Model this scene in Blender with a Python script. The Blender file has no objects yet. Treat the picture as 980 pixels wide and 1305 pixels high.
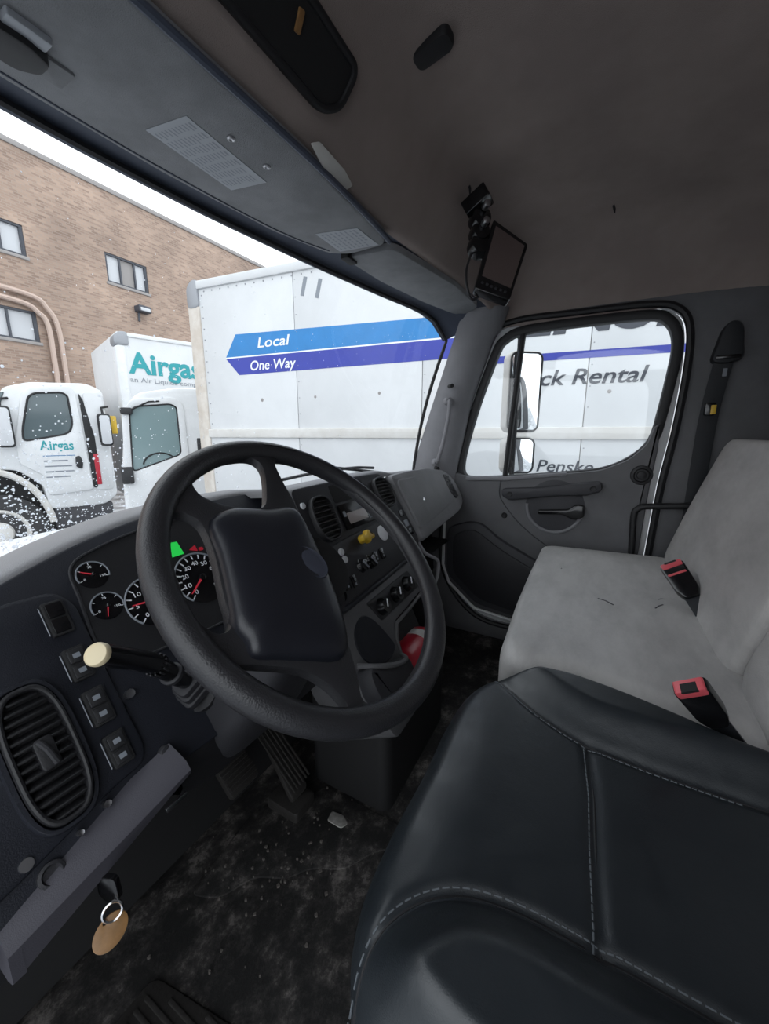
import bpy, bmesh, math, random
from mathutils import Vector, Matrix
random.seed(7)
SC = bpy.context.scene
COL = SC.collection
PI = math.pi

# ------------------------------------------------------------------ camera
CAM = Vector((-0.72, 0.0, 0.95))
HEAD, PITCH = math.radians(28.4), math.radians(11.5)
cd = bpy.data.cameras.new('camera')
cam = bpy.data.objects.new('camera', cd); COL.objects.link(cam)
fw = Vector((math.cos(PITCH)*math.cos(HEAD), math.cos(PITCH)*math.sin(HEAD), -math.sin(PITCH)))
cam.location = CAM
cam.rotation_euler = fw.to_track_quat('-Z', 'Y').to_euler()
cd.sensor_fit = 'HORIZONTAL'; cd.sensor_width = 36.0; cd.lens = 36.0*490/980
cd.clip_start = 0.02; cd.clip_end = 300
SC.camera = cam

# ------------------------------------------------------------------ sky and exposure (flat overcast daylight, no sun)
wd = bpy.data.worlds.new('overcast'); SC.world = wd; wd.use_nodes = True
bg = wd.node_tree.nodes['Background']
bg.inputs[0].default_value = (0.90, 0.95, 1.0, 1); bg.inputs[1].default_value = 1.0
SC.view_settings.view_transform = 'Standard'; SC.view_settings.look = 'None'
SC.view_settings.gamma = 1.0; SC.view_settings.use_curve_mapping = False
SC.view_settings.exposure = 1.25

# ------------------------------------------------------------------ materials
M = {}
def mat(name, col, rough=0.6, metal=0.0, bump=0.0, bscale=200.0, var=0.0, vscale=6.0, col2=None, spec=0.5, emit=None, coat=0.0, detail=4.0):
    m = bpy.data.materials.new(name); m.use_nodes = True
    nt = m.node_tree; b = nt.nodes['Principled BSDF']
    b.inputs['Base Color'].default_value = (*col, 1); b.inputs['Roughness'].default_value = rough
    b.inputs['Metallic'].default_value = metal
    b.inputs['Specular IOR Level'].default_value = spec
    if coat: b.inputs['Coat Weight'].default_value = coat
    tc = nt.nodes.new('ShaderNodeTexCoord')
    if var or col2:
        n = nt.nodes.new('ShaderNodeTexNoise'); n.inputs['Scale'].default_value = vscale; n.inputs['Detail'].default_value = detail
        n.inputs['Roughness'].default_value = 0.65
        nt.links.new(tc.outputs['Object'], n.inputs['Vector'])
        r = nt.nodes.new('ShaderNodeValToRGB')
        c2 = col2 or tuple(min(1, c*(1+var)) for c in col)
        c1 = col if col2 else tuple(c*(1-var) for c in col)
        r.color_ramp.elements[0].color = (*c1, 1); r.color_ramp.elements[1].color = (*c2, 1)
        r.color_ramp.elements[0].position = 0.38; r.color_ramp.elements[1].position = 0.68
        nt.links.new(n.outputs['Fac'], r.inputs['Fac']); nt.links.new(r.outputs['Color'], b.inputs['Base Color'])
    if bump:
        n2 = nt.nodes.new('ShaderNodeTexNoise'); n2.inputs['Scale'].default_value = bscale; n2.inputs['Detail'].default_value = 2
        nt.links.new(tc.outputs['Object'], n2.inputs['Vector'])
        bp = nt.nodes.new('ShaderNodeBump'); bp.inputs['Strength'].default_value = bump; bp.inputs['Distance'].default_value = 0.002
        nt.links.new(n2.outputs['Fac'], bp.inputs['Height']); nt.links.new(bp.outputs['Normal'], b.inputs['Normal'])
    if emit:
        b.inputs['Emission Color'].default_value = (*emit[0], 1); b.inputs['Emission Strength'].default_value = emit[1]
    M[name] = m
    return m
mat('dash_dark', (0.013, 0.0145, 0.021), 0.52, bump=0.25, bscale=700, var=0.15, vscale=9, spec=0.35)
mat('dash_black', (0.012, 0.012, 0.014), 0.5, bump=0.2, bscale=700)
mat('dash_mid', (0.024, 0.024, 0.028), 0.55, bump=0.25, bscale=700, var=0.12, spec=0.4)
mat('dash_grey', (0.19, 0.19, 0.20), 0.6, bump=0.3, bscale=650, var=0.12, vscale=5)
mat('dash_top', (0.24, 0.24, 0.25), 0.6, bump=0.3, bscale=600)  # paler than the dash faces: sky light on the top put into the colour
mat('knee_grey', (0.055, 0.053, 0.066), 0.6, bump=0.15, bscale=900)
mat('console_grey', (0.10, 0.10, 0.105), 0.55, bump=0.2, bscale=600, var=0.15)
mat('door_grey', (0.105, 0.105, 0.112), 0.6, bump=0.3, bscale=500, var=0.15, vscale=4)
mat('door_dark', (0.040, 0.040, 0.046), 0.6, bump=0.3, bscale=500)
mat('pillar_grey', (0.20, 0.20, 0.215), 0.6, bump=0.2, bscale=500, var=0.08)
mat('headliner', (0.30, 0.250, 0.232), 0.95, bump=0.5, bscale=900, var=0.12, vscale=3, spec=0.1)
mat('overhead', (0.15, 0.14, 0.135), 0.85, bump=0.4, bscale=800, var=0.1, vscale=4, spec=0.2)
mat('visor_grey', (0.20, 0.205, 0.215), 0.7, bump=0.4, bscale=700, var=0.15, vscale=8)
mat('header_navy', (0.055, 0.066, 0.095), 0.6)
mat('rubber', (0.010, 0.010, 0.012), 0.55)
mat('black_gloss', (0.006, 0.006, 0.007), 0.18)
mat('black_matte', (0.008, 0.008, 0.009), 0.7)
mat('wheel_black', (0.022, 0.022, 0.025), 0.38, bump=0.3, bscale=500)
mat('white_paint', (0.68, 0.69, 0.70), 0.35, var=0.05)
mat('white_panel', (0.63, 0.64, 0.65), 0.45, var=0.04, vscale=2)
mat('dirty_white', (0.55, 0.53, 0.50), 0.6, col2=(0.66, 0.65, 0.63), vscale=3)
mat('post_beige', (0.50, 0.44, 0.38), 0.6, col2=(0.62, 0.58, 0.53), vscale=5)
mat('alu_grey', (0.30, 0.31, 0.33), 0.5, metal=0.3)
mat('chrome', (0.75, 0.75, 0.76), 0.2, metal=1.0)
mat('steel', (0.40, 0.40, 0.42), 0.35, metal=1.0)
mat('arrow_light_blue', (0.018, 0.20, 0.50), 0.45, var=0.06)
mat('arrow_dark_blue', (0.030, 0.045, 0.34), 0.45, var=0.06)
mat('ink_white', (0.80, 0.82, 0.85), 0.5)
mat('ink_dark', (0.055, 0.06, 0.075), 0.5)
mat('ink_teal', (0.02, 0.30, 0.33), 0.5)
mat('ink_blue', (0.04, 0.17, 0.35), 0.5)
mat('ink_grey', (0.22, 0.24, 0.27), 0.5)
mat('yellow', (0.62, 0.40, 0.03), 0.4)
mat('cream', (0.68, 0.58, 0.38), 0.35)
mat('red', (0.42, 0.012, 0.03), 0.3)
mat('red_button', (0.60, 0.09, 0.11), 0.35)
mat('needle_red', (0.55, 0.03, 0.05), 0.4, emit=((0.8, 0.05, 0.08), 0.06))
mat('lcd_green', (0.01, 0.10, 0.02), 0.3, emit=((0.02, 0.62, 0.08), 0.32))
mat('lamp_red', (0.3, 0.01, 0.02), 0.3, emit=((0.7, 0.03, 0.06), 0.08))
mat('radio_display', (0.34, 0.30, 0.29), 0.3)
mat('screen', (0.10, 0.075, 0.07), 0.12)  # raised pinkish base stands in for a reflection in the screen
mat('tag_brown', (0.24, 0.125, 0.045), 0.45, var=0.15, vscale=60)
mat('paper', (0.62, 0.61, 0.58), 0.7)
mat('sticker', (0.36, 0.38, 0.41), 0.6)
mat('stitch', (0.11, 0.125, 0.14), 0.7)
mat('belt_black', (0.013, 0.015, 0.019), 0.6, bump=0.4, bscale=900)
def sleet():
    m = bpy.data.materials.new('snow'); m.use_nodes = True; nt = m.node_tree
    nt.nodes.remove(nt.nodes['Principled BSDF']); out = nt.nodes['Material Output']
    t = nt.nodes.new('ShaderNodeBsdfTranslucent'); t.inputs[0].default_value = (0.95, 0.97, 1.0, 1)
    d = nt.nodes.new('ShaderNodeBsdfDiffuse'); d.inputs[0].default_value = (0.9, 0.92, 0.95, 1)
    x = nt.nodes.new('ShaderNodeMixShader'); x.inputs[0].default_value = 0.25
    nt.links.new(t.outputs[0], x.inputs[1]); nt.links.new(d.outputs[0], x.inputs[2]); nt.links.new(x.outputs[0], out.inputs['Surface'])
    M['snow'] = m
sleet()
mat('tyre', (0.03, 0.03, 0.032), 0.8)
mat('asphalt', (0.10, 0.105, 0.11), 0.45, col2=(0.55, 0.57, 0.60), vscale=1.6, detail=8, bump=0.4, bscale=30)
mat('coping', (0.30, 0.28, 0.27), 0.8)
mat('mud', (0.10, 0.09, 0.083), 0.8)
mat('scrap', (0.22, 0.21, 0.20), 0.8, col2=(0.34, 0.33, 0.31), vscale=90)
mat('hub_vinyl', (0.0125, 0.0135, 0.019), 0.33, bump=0.15, bscale=900)
mat('emblem_sheen', (0.05, 0.055, 0.075), 0.25)  # blue-grey sheen of the oval painted into its base colour
mat('conduit', (0.50, 0.38, 0.32), 0.6)
mat('curtain', (0.55, 0.56, 0.58), 0.7)
mat('dark_glass', (0.10, 0.13, 0.14), 0.1)
mat('teal_glass', (0.20, 0.28, 0.29), 0.12)
mat('mirror', (0.85, 0.87, 0.88), 0.03, metal=1.0)
mat('pedal', (0.022, 0.020, 0.019), 0.6, bump=0.6, bscale=120)
mat('hood_white', (0.75, 0.76, 0.78), 0.3)

def leather():
    m = mat('leather', (0.0150, 0.0190, 0.0230), 0.36, spec=0.6)
    nt = m.node_tree; b = nt.nodes['Principled BSDF']; tc = nt.nodes.new('ShaderNodeTexCoord')
    v = nt.nodes.new('ShaderNodeTexVoronoi'); v.inputs['Scale'].default_value = 520; v.feature = 'DISTANCE_TO_EDGE'
    n = nt.nodes.new('ShaderNodeTexNoise'); n.inputs['Scale'].default_value = 28; n.inputs['Detail'].default_value = 5
    nt.links.new(tc.outputs['Object'], v.inputs['Vector']); nt.links.new(tc.outputs['Object'], n.inputs['Vector'])
    b1 = nt.nodes.new('ShaderNodeBump'); b1.inputs['Strength'].default_value = 0.18; b1.inputs['Distance'].default_value = 0.001
    b2 = nt.nodes.new('ShaderNodeBump'); b2.inputs['Strength'].default_value = 0.35; b2.inputs['Distance'].default_value = 0.003
    nt.links.new(v.outputs['Distance'], b1.inputs['Height']); nt.links.new(n.outputs['Fac'], b2.inputs['Height'])
    nt.links.new(b1.outputs['Normal'], b2.inputs['Normal']); nt.links.new(b2.outputs['Normal'], b.inputs['Normal'])
    mr = nt.nodes.new('ShaderNodeMapRange'); mr.inputs[1].default_value = 0.3; mr.inputs[2].default_value = 0.7
    mr.inputs[3].default_value = 0.30; mr.inputs[4].default_value = 0.46
    nt.links.new(n.outputs['Fac'], mr.inputs[0]); nt.links.new(mr.outputs[0], b.inputs['Roughness'])
leather()
def vinyl():
    m = mat('vinyl', (0.40, 0.39, 0.385), 0.42)
    nt = m.node_tree; b = nt.nodes['Principled BSDF']; tc = nt.nodes.new('ShaderNodeTexCoord')
    mp = nt.nodes.new('ShaderNodeMapping'); mp.inputs['Scale'].default_value = (3.2, 8.0, 6.0); mp.inputs['Rotation'].default_value = (0, 0, 0.5)
    nt.links.new(tc.outputs['Object'], mp.inputs['Vector'])
    n = nt.nodes.new('ShaderNodeTexNoise'); n.inputs['Scale'].default_value = 1.1; n.inputs['Detail'].default_value = 6; n.inputs['Roughness'].default_value = 0.68
    nt.links.new(mp.outputs[0], n.inputs['Vector'])
    r = nt.nodes.new('ShaderNodeValToRGB')
    r.color_ramp.elements[0].position = 0.33; r.color_ramp.elements[0].color = (0.33, 0.322, 0.318, 1)
    r.color_ramp.elements[1].position = 0.63; r.color_ramp.elements[1].color = (0.47, 0.46, 0.452, 1)
    nt.links.new(n.outputs['Fac'], r.inputs['Fac']); nt.links.new(r.outputs['Color'], b.inputs['Base Color'])
    mr = nt.nodes.new('ShaderNodeMapRange'); mr.inputs[1].default_value = 0.3; mr.inputs[2].default_value = 0.7; mr.inputs[3].default_value = 0.5; mr.inputs[4].default_value = 0.36
    nt.links.new(n.outputs['Fac'], mr.inputs[0]); nt.links.new(mr.outputs[0], b.inputs['Roughness'])
    w = nt.nodes.new('ShaderNodeTexVoronoi'); w.inputs['Scale'].default_value = 420
    nt.links.new(tc.outputs['Object'], w.inputs['Vector'])
    b1 = nt.nodes.new('ShaderNodeBump'); b1.inputs['Strength'].default_value = 0.25; b1.inputs['Distance'].default_value = 0.001
    nt.links.new(w.outputs['Distance'], b1.inputs['Height']); nt.links.new(b1.outputs['Normal'], b.inputs['Normal'])
vinyl()
def floor_mat():
    m = mat('floor_grime', (0.02, 0.02, 0.02), 0.75)
    nt = m.node_tree; b = nt.nodes['Principled BSDF']; tc = nt.nodes.new('ShaderNodeTexCoord')
    n = nt.nodes.new('ShaderNodeTexNoise'); n.inputs['Scale'].default_value = 9; n.inputs['Detail'].default_value = 12; n.inputs['Roughness'].default_value = 0.8
    nt.links.new(tc.outputs['Object'], n.inputs['Vector'])
    r = nt.nodes.new('ShaderNodeValToRGB')
    r.color_ramp.elements[0].position = 0.46; r.color_ramp.elements[0].color = (0.006, 0.0055, 0.0055, 1)
    r.color_ramp.elements[1].position = 0.66; r.color_ramp.elements[1].color = (0.20, 0.182, 0.170, 1)
    e = r.color_ramp.elements.new(0.53); e.color = (0.030, 0.027, 0.026, 1)
    nt.links.new(n.outputs['Fac'], r.inputs['Fac']); nt.links.new(r.outputs['Color'], b.inputs['Base Color'])
    bp = nt.nodes.new('ShaderNodeBump'); bp.inputs['Strength'].default_value = 0.6; bp.inputs['Distance'].default_value = 0.006
    nt.links.new(n.outputs['Fac'], bp.inputs['Height']); nt.links.new(bp.outputs['Normal'], b.inputs['Normal'])
floor_mat()
def brick():
    m = mat('brick', (0.35, 0.24, 0.18), 0.9)
    nt = m.node_tree; b = nt.nodes['Principled BSDF']; tc = nt.nodes.new('ShaderNodeTexCoord')
    mp = nt.nodes.new('ShaderNodeMapping'); mp.inputs['Rotation'].default_value = (PI/2, 0, 0)
    nt.links.new(tc.outputs['Object'], mp.inputs['Vector'])
    t = nt.nodes.new('ShaderNodeTexBrick'); t.inputs['Scale'].default_value = 1.0
    t.inputs['Brick Width'].default_value = 0.24; t.inputs['Row Height'].default_value = 0.08; t.inputs['Mortar Size'].default_value = 0.010
    t.inputs['Color1'].default_value = (0.41, 0.30, 0.235, 1); t.inputs['Color2'].default_value = (0.25, 0.175, 0.138, 1)
    t.inputs['Mortar'].default_value = (0.36, 0.29, 0.245, 1); t.inputs['Bias'].default_value = -0.1
    nt.links.new(mp.outputs[0], t.inputs['Vector'])
    n = nt.nodes.new('ShaderNodeTexNoise'); n.inputs['Scale'].default_value = 0.5; n.inputs['Detail'].default_value = 6
    nt.links.new(tc.outputs['Object'], n.inputs['Vector'])
    mx = nt.nodes.new('ShaderNodeMixRGB'); mx.blend_type = 'MULTIPLY'; mx.inputs[0].default_value = 0.5
    r = nt.nodes.new('ShaderNodeValToRGB'); r.color_ramp.elements[0].color = (0.65, 0.62, 0.6, 1); r.color_ramp.elements[0].position = 0.35; r.color_ramp.elements[1].color = (1.25, 1.2, 1.15, 1); r.color_ramp.elements[1].position = 0.65
    nt.links.new(n.outputs['Fac'], r.inputs['Fac']); nt.links.new(t.outputs['Color'], mx.inputs[1]); nt.links.new(r.outputs['Color'], mx.inputs[2])
    nt.links.new(mx.outputs[0], b.inputs['Base Color'])
brick()
def glass(name, tint=(1, 1, 1), refl=0.6):
    m = bpy.data.materials.new(name); m.use_nodes = True; nt = m.node_tree
    nt.nodes.remove(nt.nodes['Principled BSDF']); out = nt.nodes['Material Output']
    t = nt.nodes.new('ShaderNodeBsdfTransparent'); t.inputs[0].default_value = (*tint, 1)
    g = nt.nodes.new('ShaderNodeBsdfGlossy'); g.inputs['Roughness'].default_value = 0.02
    f = nt.nodes.new('ShaderNodeLayerWeight'); f.inputs[0].default_value = 0.5
    pw = nt.nodes.new('ShaderNodeMath'); pw.operation = 'POWER'; pw.inputs[1].default_value = 5.0
    mu = nt.nodes.new('ShaderNodeMath'); mu.operation = 'MULTIPLY_ADD'; mu.inputs[1].default_value = refl; mu.inputs[2].default_value = 0.04
    nt.links.new(f.outputs['Facing'], pw.inputs[0]); nt.links.new(pw.outputs[0], mu.inputs[0])
    x = nt.nodes.new('ShaderNodeMixShader')
    nt.links.new(mu.outputs[0], x.inputs[0]); nt.links.new(t.outputs[0], x.inputs[1]); nt.links.new(g.outputs[0], x.inputs[2])
    nt.links.new(x.outputs[0], out.inputs['Surface']); M[name] = m
glass('cab_glass', (0.96, 0.975, 0.98), 0.30)

# ------------------------------------------------------------------ mesh helpers
BASE = {}
def link(name, verts, faces, m, parent=None, smooth=True, angle=40):
    base = BASE.get(parent.name, Vector((0, 0, 0))) if parent else Vector((0, 0, 0))
    me = bpy.data.meshes.new(name)
    me.from_pydata([Vector(v)-base for v in verts], [], faces); me.update()
    bm = bmesh.new(); bm.from_mesh(me); bmesh.ops.recalc_face_normals(bm, faces=bm.faces)
    for f in bm.faces: f.smooth = smooth
    if smooth:
        th = math.radians(angle)
        for e in bm.edges:
            if len(e.link_faces) == 2 and e.calc_face_angle(0) > th: e.smooth = False
    bm.to_mesh(me); bm.free()
    o = bpy.data.objects.new(name, me); COL.objects.link(o)
    me.materials.append(M[m])
    if parent: o.parent = parent; BASE[o.name] = base
    return o
def thing(name, label, cat, loc, group=None):
    o = bpy.data.objects.new(name, None); COL.objects.link(o); o.location = loc
    o.empty_display_size = 0.05
    o['label'] = label; o['category'] = cat
    if group: o['group'] = group
    BASE[o.name] = Vector(loc)
    return o
def tag(o, label, cat, group=None, kind=None):
    o['label'] = label; o['category'] = cat
    if group: o['group'] = group
    if kind: o['kind'] = kind
    return o
def struct(o, label=None, cat=None):
    o['kind'] = 'structure'
    if label: o['label'] = label
    if cat: o['category'] = cat
    return o
def sthing(name, label, cat, loc):
    o = thing(name, label, cat, loc); o['kind'] = 'structure'; return o

class Fr:
    """a local frame: e1 right, e2 up, n towards the viewer of that face"""
    def __init__(s, o, n, e1=(1, 0, 0)):
        s.o = Vector(o); s.n = Vector(n).normalized(); e1 = Vector(e1)
        s.e1 = (e1-s.n*e1.dot(s.n)).normalized(); s.e2 = s.n.cross(s.e1)
    def __call__(s, a, b, c=0.0): return s.o+s.e1*a+s.e2*b+s.n*c
    def sub(s, a, b, c=0.0, rot=0.0):
        return Fr(s(a, b, c), s.n, s.e1*math.cos(rot)+s.e2*math.sin(rot))
FZ = Fr((0, 0, 0), (0, 0, 1))
FD = Fr((0, 0.50, 0.56), (0, -0.8192, 0.5735))       # driver side dash face
FC = Fr((0, 0.60, 0.81), (0, -0.8944, 0.4472))       # centre stack face
FX = Fr((1.0, 0, 0), (-1, 0, 0), (0, -1, 0))         # passenger door inner face: a = -y, b = z
FW = Fr((-0.303, 0.326, 0.773), (-0.04, -0.706, 0.707))  # steering wheel

def crom(pts, n=6, closed=True):
    pts = [Vector(p) for p in pts]; N = len(pts); out = []
    rng = range(N) if closed else range(N-1)
    for i in rng:
        if closed: p0, p1, p2, p3 = pts[i-1], pts[i], pts[(i+1) % N], pts[(i+2) % N]
        else: p0, p1, p2, p3 = pts[max(i-1, 0)], pts[i], pts[i+1], pts[min(i+2, N-1)]
        for k in range(n):
            t = k/n
            out.append(0.5*((2*p1)+(p2-p0)*t+(2*p0-5*p1+4*p2-p3)*t*t+(3*p1-p0-3*p2+p3)*t*t*t))
    if not closed: out.append(pts[-1])
    return out
def rrect(a0, a1, b0, b1, r=0.003, n=4):
    r = min(r, abs(a1-a0)/2.01, abs(b1-b0)/2.01)
    out = []
    for cx, cy, s in ((a1-r, b1-r, 0), (a0+r, b1-r, 1), (a0+r, b0+r, 2), (a1-r, b0+r, 3)):
        for k in range(n+1):
            t = s*PI/2+k/n*PI/2; out.append((cx+r*math.cos(t), cy+r*math.sin(t)))
    return out
def rpoly(pts, r=0.01, n=4):
    out = []; N = len(pts)
    for i in range(N):
        p = Vector(pts[i]); a = Vector(pts[i-1]); b = Vector(pts[(i+1) % N])
        rr = min(r, (a-p).length*0.45, (b-p).length*0.45)
        u = p+(a-p).normalized()*rr; v = p+(b-p).normalized()*rr
        for k in range(n+1):
            t = k/n; out.append(tuple(u*(1-t)**2+p*2*t*(1-t)+v*t*t))
    return out
def ell(a, b, ra, rb=None, n=32, p=2.0):
    rb = rb or ra; out = []
    for k in range(n):
        t = 2*PI*k/n; c, s = math.cos(t), math.sin(t)
        out.append((a+ra*math.copysign(abs(c)**(2/p), c), b+rb*math.copysign(abs(s)**(2/p), s)))
    return out
def area(l): return 0.5*sum(l[i-1][0]*l[i][1]-l[i][0]*l[i-1][1] for i in range(len(l)))
def inset(l, d):
    """offset a counter-clockwise loop inwards by d"""
    N = len(l); out = []
    for i in range(N):
        p = Vector(l[i][:2]); a = p-Vector(l[i-1][:2]); b = Vector(l[(i+1) % N][:2])-p
        if a.length < 1e-9: a = b
        if b.length < 1e-9: b = a
        a = a.normalized(); b = b.normalized()
        n1 = Vector((-a.y, a.x)); n2 = Vector((-b.y, b.x)); m = n1+n2
        if m.length < 1e-6: m = n1
        m = m.normalized(); k = max(0.4, m.dot(n1))
        out.append(tuple(p+m*(d/k)))
    return out
def solid_geo(F, loops, c0, c1, bev=0.0, back=True):
    """plate with outline loops[0] and holes loops[1:], from c0 (back) to c1 (front), front edges rounded"""
    verts, faces = [], []
    caps = []; backs = []
    for i, l in enumerate(loops):
        l = [tuple(p[:2]) for p in l]
        if (area(l) < 0) == (i == 0): l = l[::-1]     # outline ccw, holes cw
        rows = [(l, c0)]
        if bev > 0:
            for t in (0, PI/4, PI/2):
                rows.append((inset(l, bev*(1-math.cos(t))), c1-bev*(1-math.sin(t))))
        else: rows.append((l, c1))
        base = len(verts); N = len(l)
        for lp, c in rows: verts += [F(p[0], p[1], c) for p in lp]
        for r in range(len(rows)-1):
            for k in range(N):
                a = base+r*N+k; b = base+r*N+(k+1) % N
                faces.append((a, b, b+N, a+N))
        caps.append([base+(len(rows)-1)*N+k for k in range(N)]); backs.append([base+k for k in range(N)])
    def fill(idx):
        if len(idx) == 1: faces.append(tuple(idx[0])); return
        bm = bmesh.new(); mp = {}; es = []
        for lp in idx:
            vs = []
            for j in lp:
                d = verts[j]-F.o; v = bm.verts.new((d.dot(F.e1), d.dot(F.e2), 0)); mp[v] = j; vs.append(v)
            for k in range(len(vs)): es.append(bm.edges.new((vs[k-1], vs[k])))
        bmesh.ops.triangle_fill(bm, use_beauty=True, use_dissolve=False, edges=es, normal=(0, 0, 1))
        for f in bm.faces: faces.append(tuple(mp[v] for v in f.verts))
        bm.free()
    fill(caps)
    if back: fill(backs)
    return verts, faces
def solid(name, F, loops, c0, c1, bev, m, parent=None, back=True, **k):
    if loops and isinstance(loops[0][0], (int, float)): loops = [loops]
    v, f = solid_geo(F, loops, c0, c1, bev, back)
    return link(name, v, f, m, parent, **k)
def plate(name, F, a0, a1, b0, b1, c0, c1, m, parent=None, r=0.004, bev=0.0015, **k):
    return solid(name, F, [rrect(a0, a1, b0, b1, r)], c0, c1, bev, m, parent, **k)
def tube_geo(path, rad, seg=10, closed=False, flat=1.0, up=None):
    path = [Vector(p) for p in path]; N = len(path); verts, faces = [], []
    prev = None
    for i, p in enumerate(path):
        if closed: t = (path[(i+1) % N]-path[i-1])
        else: t = path[min(i+1, N-1)]-path[max(i-1, 0)]
        t = t.normalized()
        if prev is None:
            ref = Vector(up) if up else (Vector((0, 0, 1)) if abs(t.z) < 0.9 else Vector((1, 0, 0)))
            u = (ref-t*ref.dot(t)).normalized()
        else: u = (prev-t*prev.dot(t)).normalized()
        prev = u; w = t.cross(u); r = rad[i] if isinstance(rad, (list, tuple)) else rad
        for k in range(seg):
            a = 2*PI*k/seg; verts.append(p+u*(r*flat*math.cos(a))+w*(r*math.sin(a)))
    for i in range(N if closed else N-1):
        for k in range(seg):
            a = i*seg+k; b = i*seg+(k+1) % seg; c = ((i+1) % N)*seg+(k+1) % seg; d = ((i+1) % N)*seg+k
            faces.append((a, b, c, d))
    if not closed:
        faces.append(tuple(range(seg))[::-1]); faces.append(tuple((N-1)*seg+k for k in range(seg)))
    return verts, faces
def tube(name, path, rad, m, parent=None, seg=10, closed=False, flat=1.0, up=None, **k):
    v, f = tube_geo(path, rad, seg, closed, flat, up); return link(name, v, f, m, parent, **k)
def lathe_geo(F, prof, seg=28):
    verts, faces = [], []
    for r, c in prof:
        for k in range(seg):
            a = 2*PI*k/seg; verts.append(F(r*math.cos(a), r*math.sin(a), c))
    for i in range(len(prof)-1):
        for k in range(seg):
            a = i*seg+k; b = i*seg+(k+1) % seg; faces.append((a, b, b+seg, a+seg))
    faces.append(tuple(range(seg))); faces.append(tuple((len(prof)-1)*seg+k for k in range(seg)))
    return verts, faces
def lathe(name, F, prof, m, parent=None, seg=28, **k):
    v, f = lathe_geo(F, prof, seg); return link(name, v, f, m, parent, **k)
def surf(name, fn, us, vs, m, parent=None, thick=0.0, **k):
    """grid surface fn(u, v); thick adds a back sheet"""
    verts = [Vector(fn(u, v)) for u in us for v in vs]; nu, nv = len(us), len(vs); faces = []
    for i in range(nu-1):
        for j in range(nv-1):
            a = i*nv+j; faces.append((a, a+1, a+nv+1, a+nv))
    if thick:
        bm = bmesh.new(); bv = [bm.verts.new(v) for v in verts]
        for f in faces: bm.faces.new([bv[i] for i in f])
        bm.normal_update(); off = len(verts)
        verts += [v.co-v.normal*thick for v in bv]; bm.free()
        faces += [tuple(off+i for i in f[::-1]) for f in faces]
        rim = [i*nv for i in range(nu)]+[(nu-1)*nv+j for j in range(1, nv)]+[i*nv+nv-1 for i in range(nu-2, -1, -1)]+[j for j in range(nv-2, 0, -1)]
        for i in range(len(rim)):
            a, b = rim[i-1], rim[i]; faces.append((a, b, b+off, a+off))
    return link(name, verts, faces, m, parent, **k)
def lin(a, b, n): return [a+(b-a)*i/(n-1) for i in range(n)]
def interp(x, tab):
    if x <= tab[0][0]: return tab[0][1]
    for (x0, y0), (x1, y1) in zip(tab, tab[1:]):
        if x <= x1:
            t = (x-x0)/(x1-x0); return y0+(y1-y0)*t
    return tab[-1][1]
def sinterp(x, tab):
    """smooth (Catmull) interpolation of a table"""
    if x <= tab[0][0]: return tab[0][1]
    if x >= tab[-1][0]: return tab[-1][1]
    for i in range(len(tab)-1):
        if x <= tab[i+1][0]:
            x0, y0 = tab[i]; x1, y1 = tab[i+1]; h = x1-x0; t = (x-x0)/h
            m0 = (y1-tab[i-1][1])/(x1-tab[i-1][0]) if i else (y1-y0)/h
            m1 = (tab[i+2][1]-y0)/(tab[i+2][0]-x0) if i+2 < len(tab) else (y1-y0)/h
            return (2*t**3-3*t**2+1)*y0+(t**3-2*t**2+t)*h*m0+(-2*t**3+3*t**2)*y1+(t**3-t**2)*h*m1
def pillow(name, F, loop, center, rings, feat, m, parent=None, **k):
    """stack of scaled copies of a loop, closed at its centre: cushions and puffed pads"""
    verts, faces = [], []; N = len(loop); cx, cy = center
    for kk, c in rings:
        for p in loop:
            a, b = cx+(p[0]-cx)*kk, cy+(p[1]-cy)*kk
            verts.append(F(a, b, c+(feat(a, b, kk) if feat else 0)))
    for i in range(len(rings)-1):
        for j in range(N):
            a = i*N+j; b = i*N+(j+1) % N; faces.append((a, b, b+N, a+N))
    verts.append(F(cx, cy, rings[-1][1]+(feat(cx, cy, 0) if feat else 0))); z = len(verts)-1; o = (len(rings)-1)*N
    for j in range(N): faces.append((o+j, o+(j+1) % N, z))
    faces.append(tuple(range(N)))
    return link(name, verts, faces, m, parent, **k)
def merge(name, geos, m, parent=None, **k):
    verts, faces = [], []
    for v, f in geos:
        o = len(verts); verts += list(v); faces += [tuple(i+o for i in q) for q in f]
    return link(name, verts, faces, m, parent, **k)
def text(name, body, F, a, b, height, m, parent=None, width=None, shear=0.0, bold=0.0, c=0.001, thick=0.0008):
    cu = bpy.data.curves.new('lettering', 'FONT'); cu.body = body; cu.size = 1.0; cu.shear = shear; cu.offset = bold
    cu.resolution_u = 3
    o = bpy.data.objects.new('lettering', cu); COL.objects.link(o)
    dg = bpy.context.evaluated_depsgraph_get(); dg.update()
    me = bpy.data.meshes.new_from_object(o.evaluated_get(dg))
    vs = [v.co.copy() for v in me.vertices]; fs = [tuple(p.vertices) for p in me.polygons]
    bpy.data.objects.remove(o); bpy.data.curves.remove(cu); bpy.data.meshes.remove(me)
    x0 = min(v.x for v in vs); x1 = max(v.x for v in vs)
    cap = 0.729
    sy = height/cap; sx = width/(x1-x0) if width else sy
    top = [F(a+(v.x-x0)*sx, b+v.y*sy, c+thick) for v in vs]
    return link(name, top, fs, m, parent, smooth=False)

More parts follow.
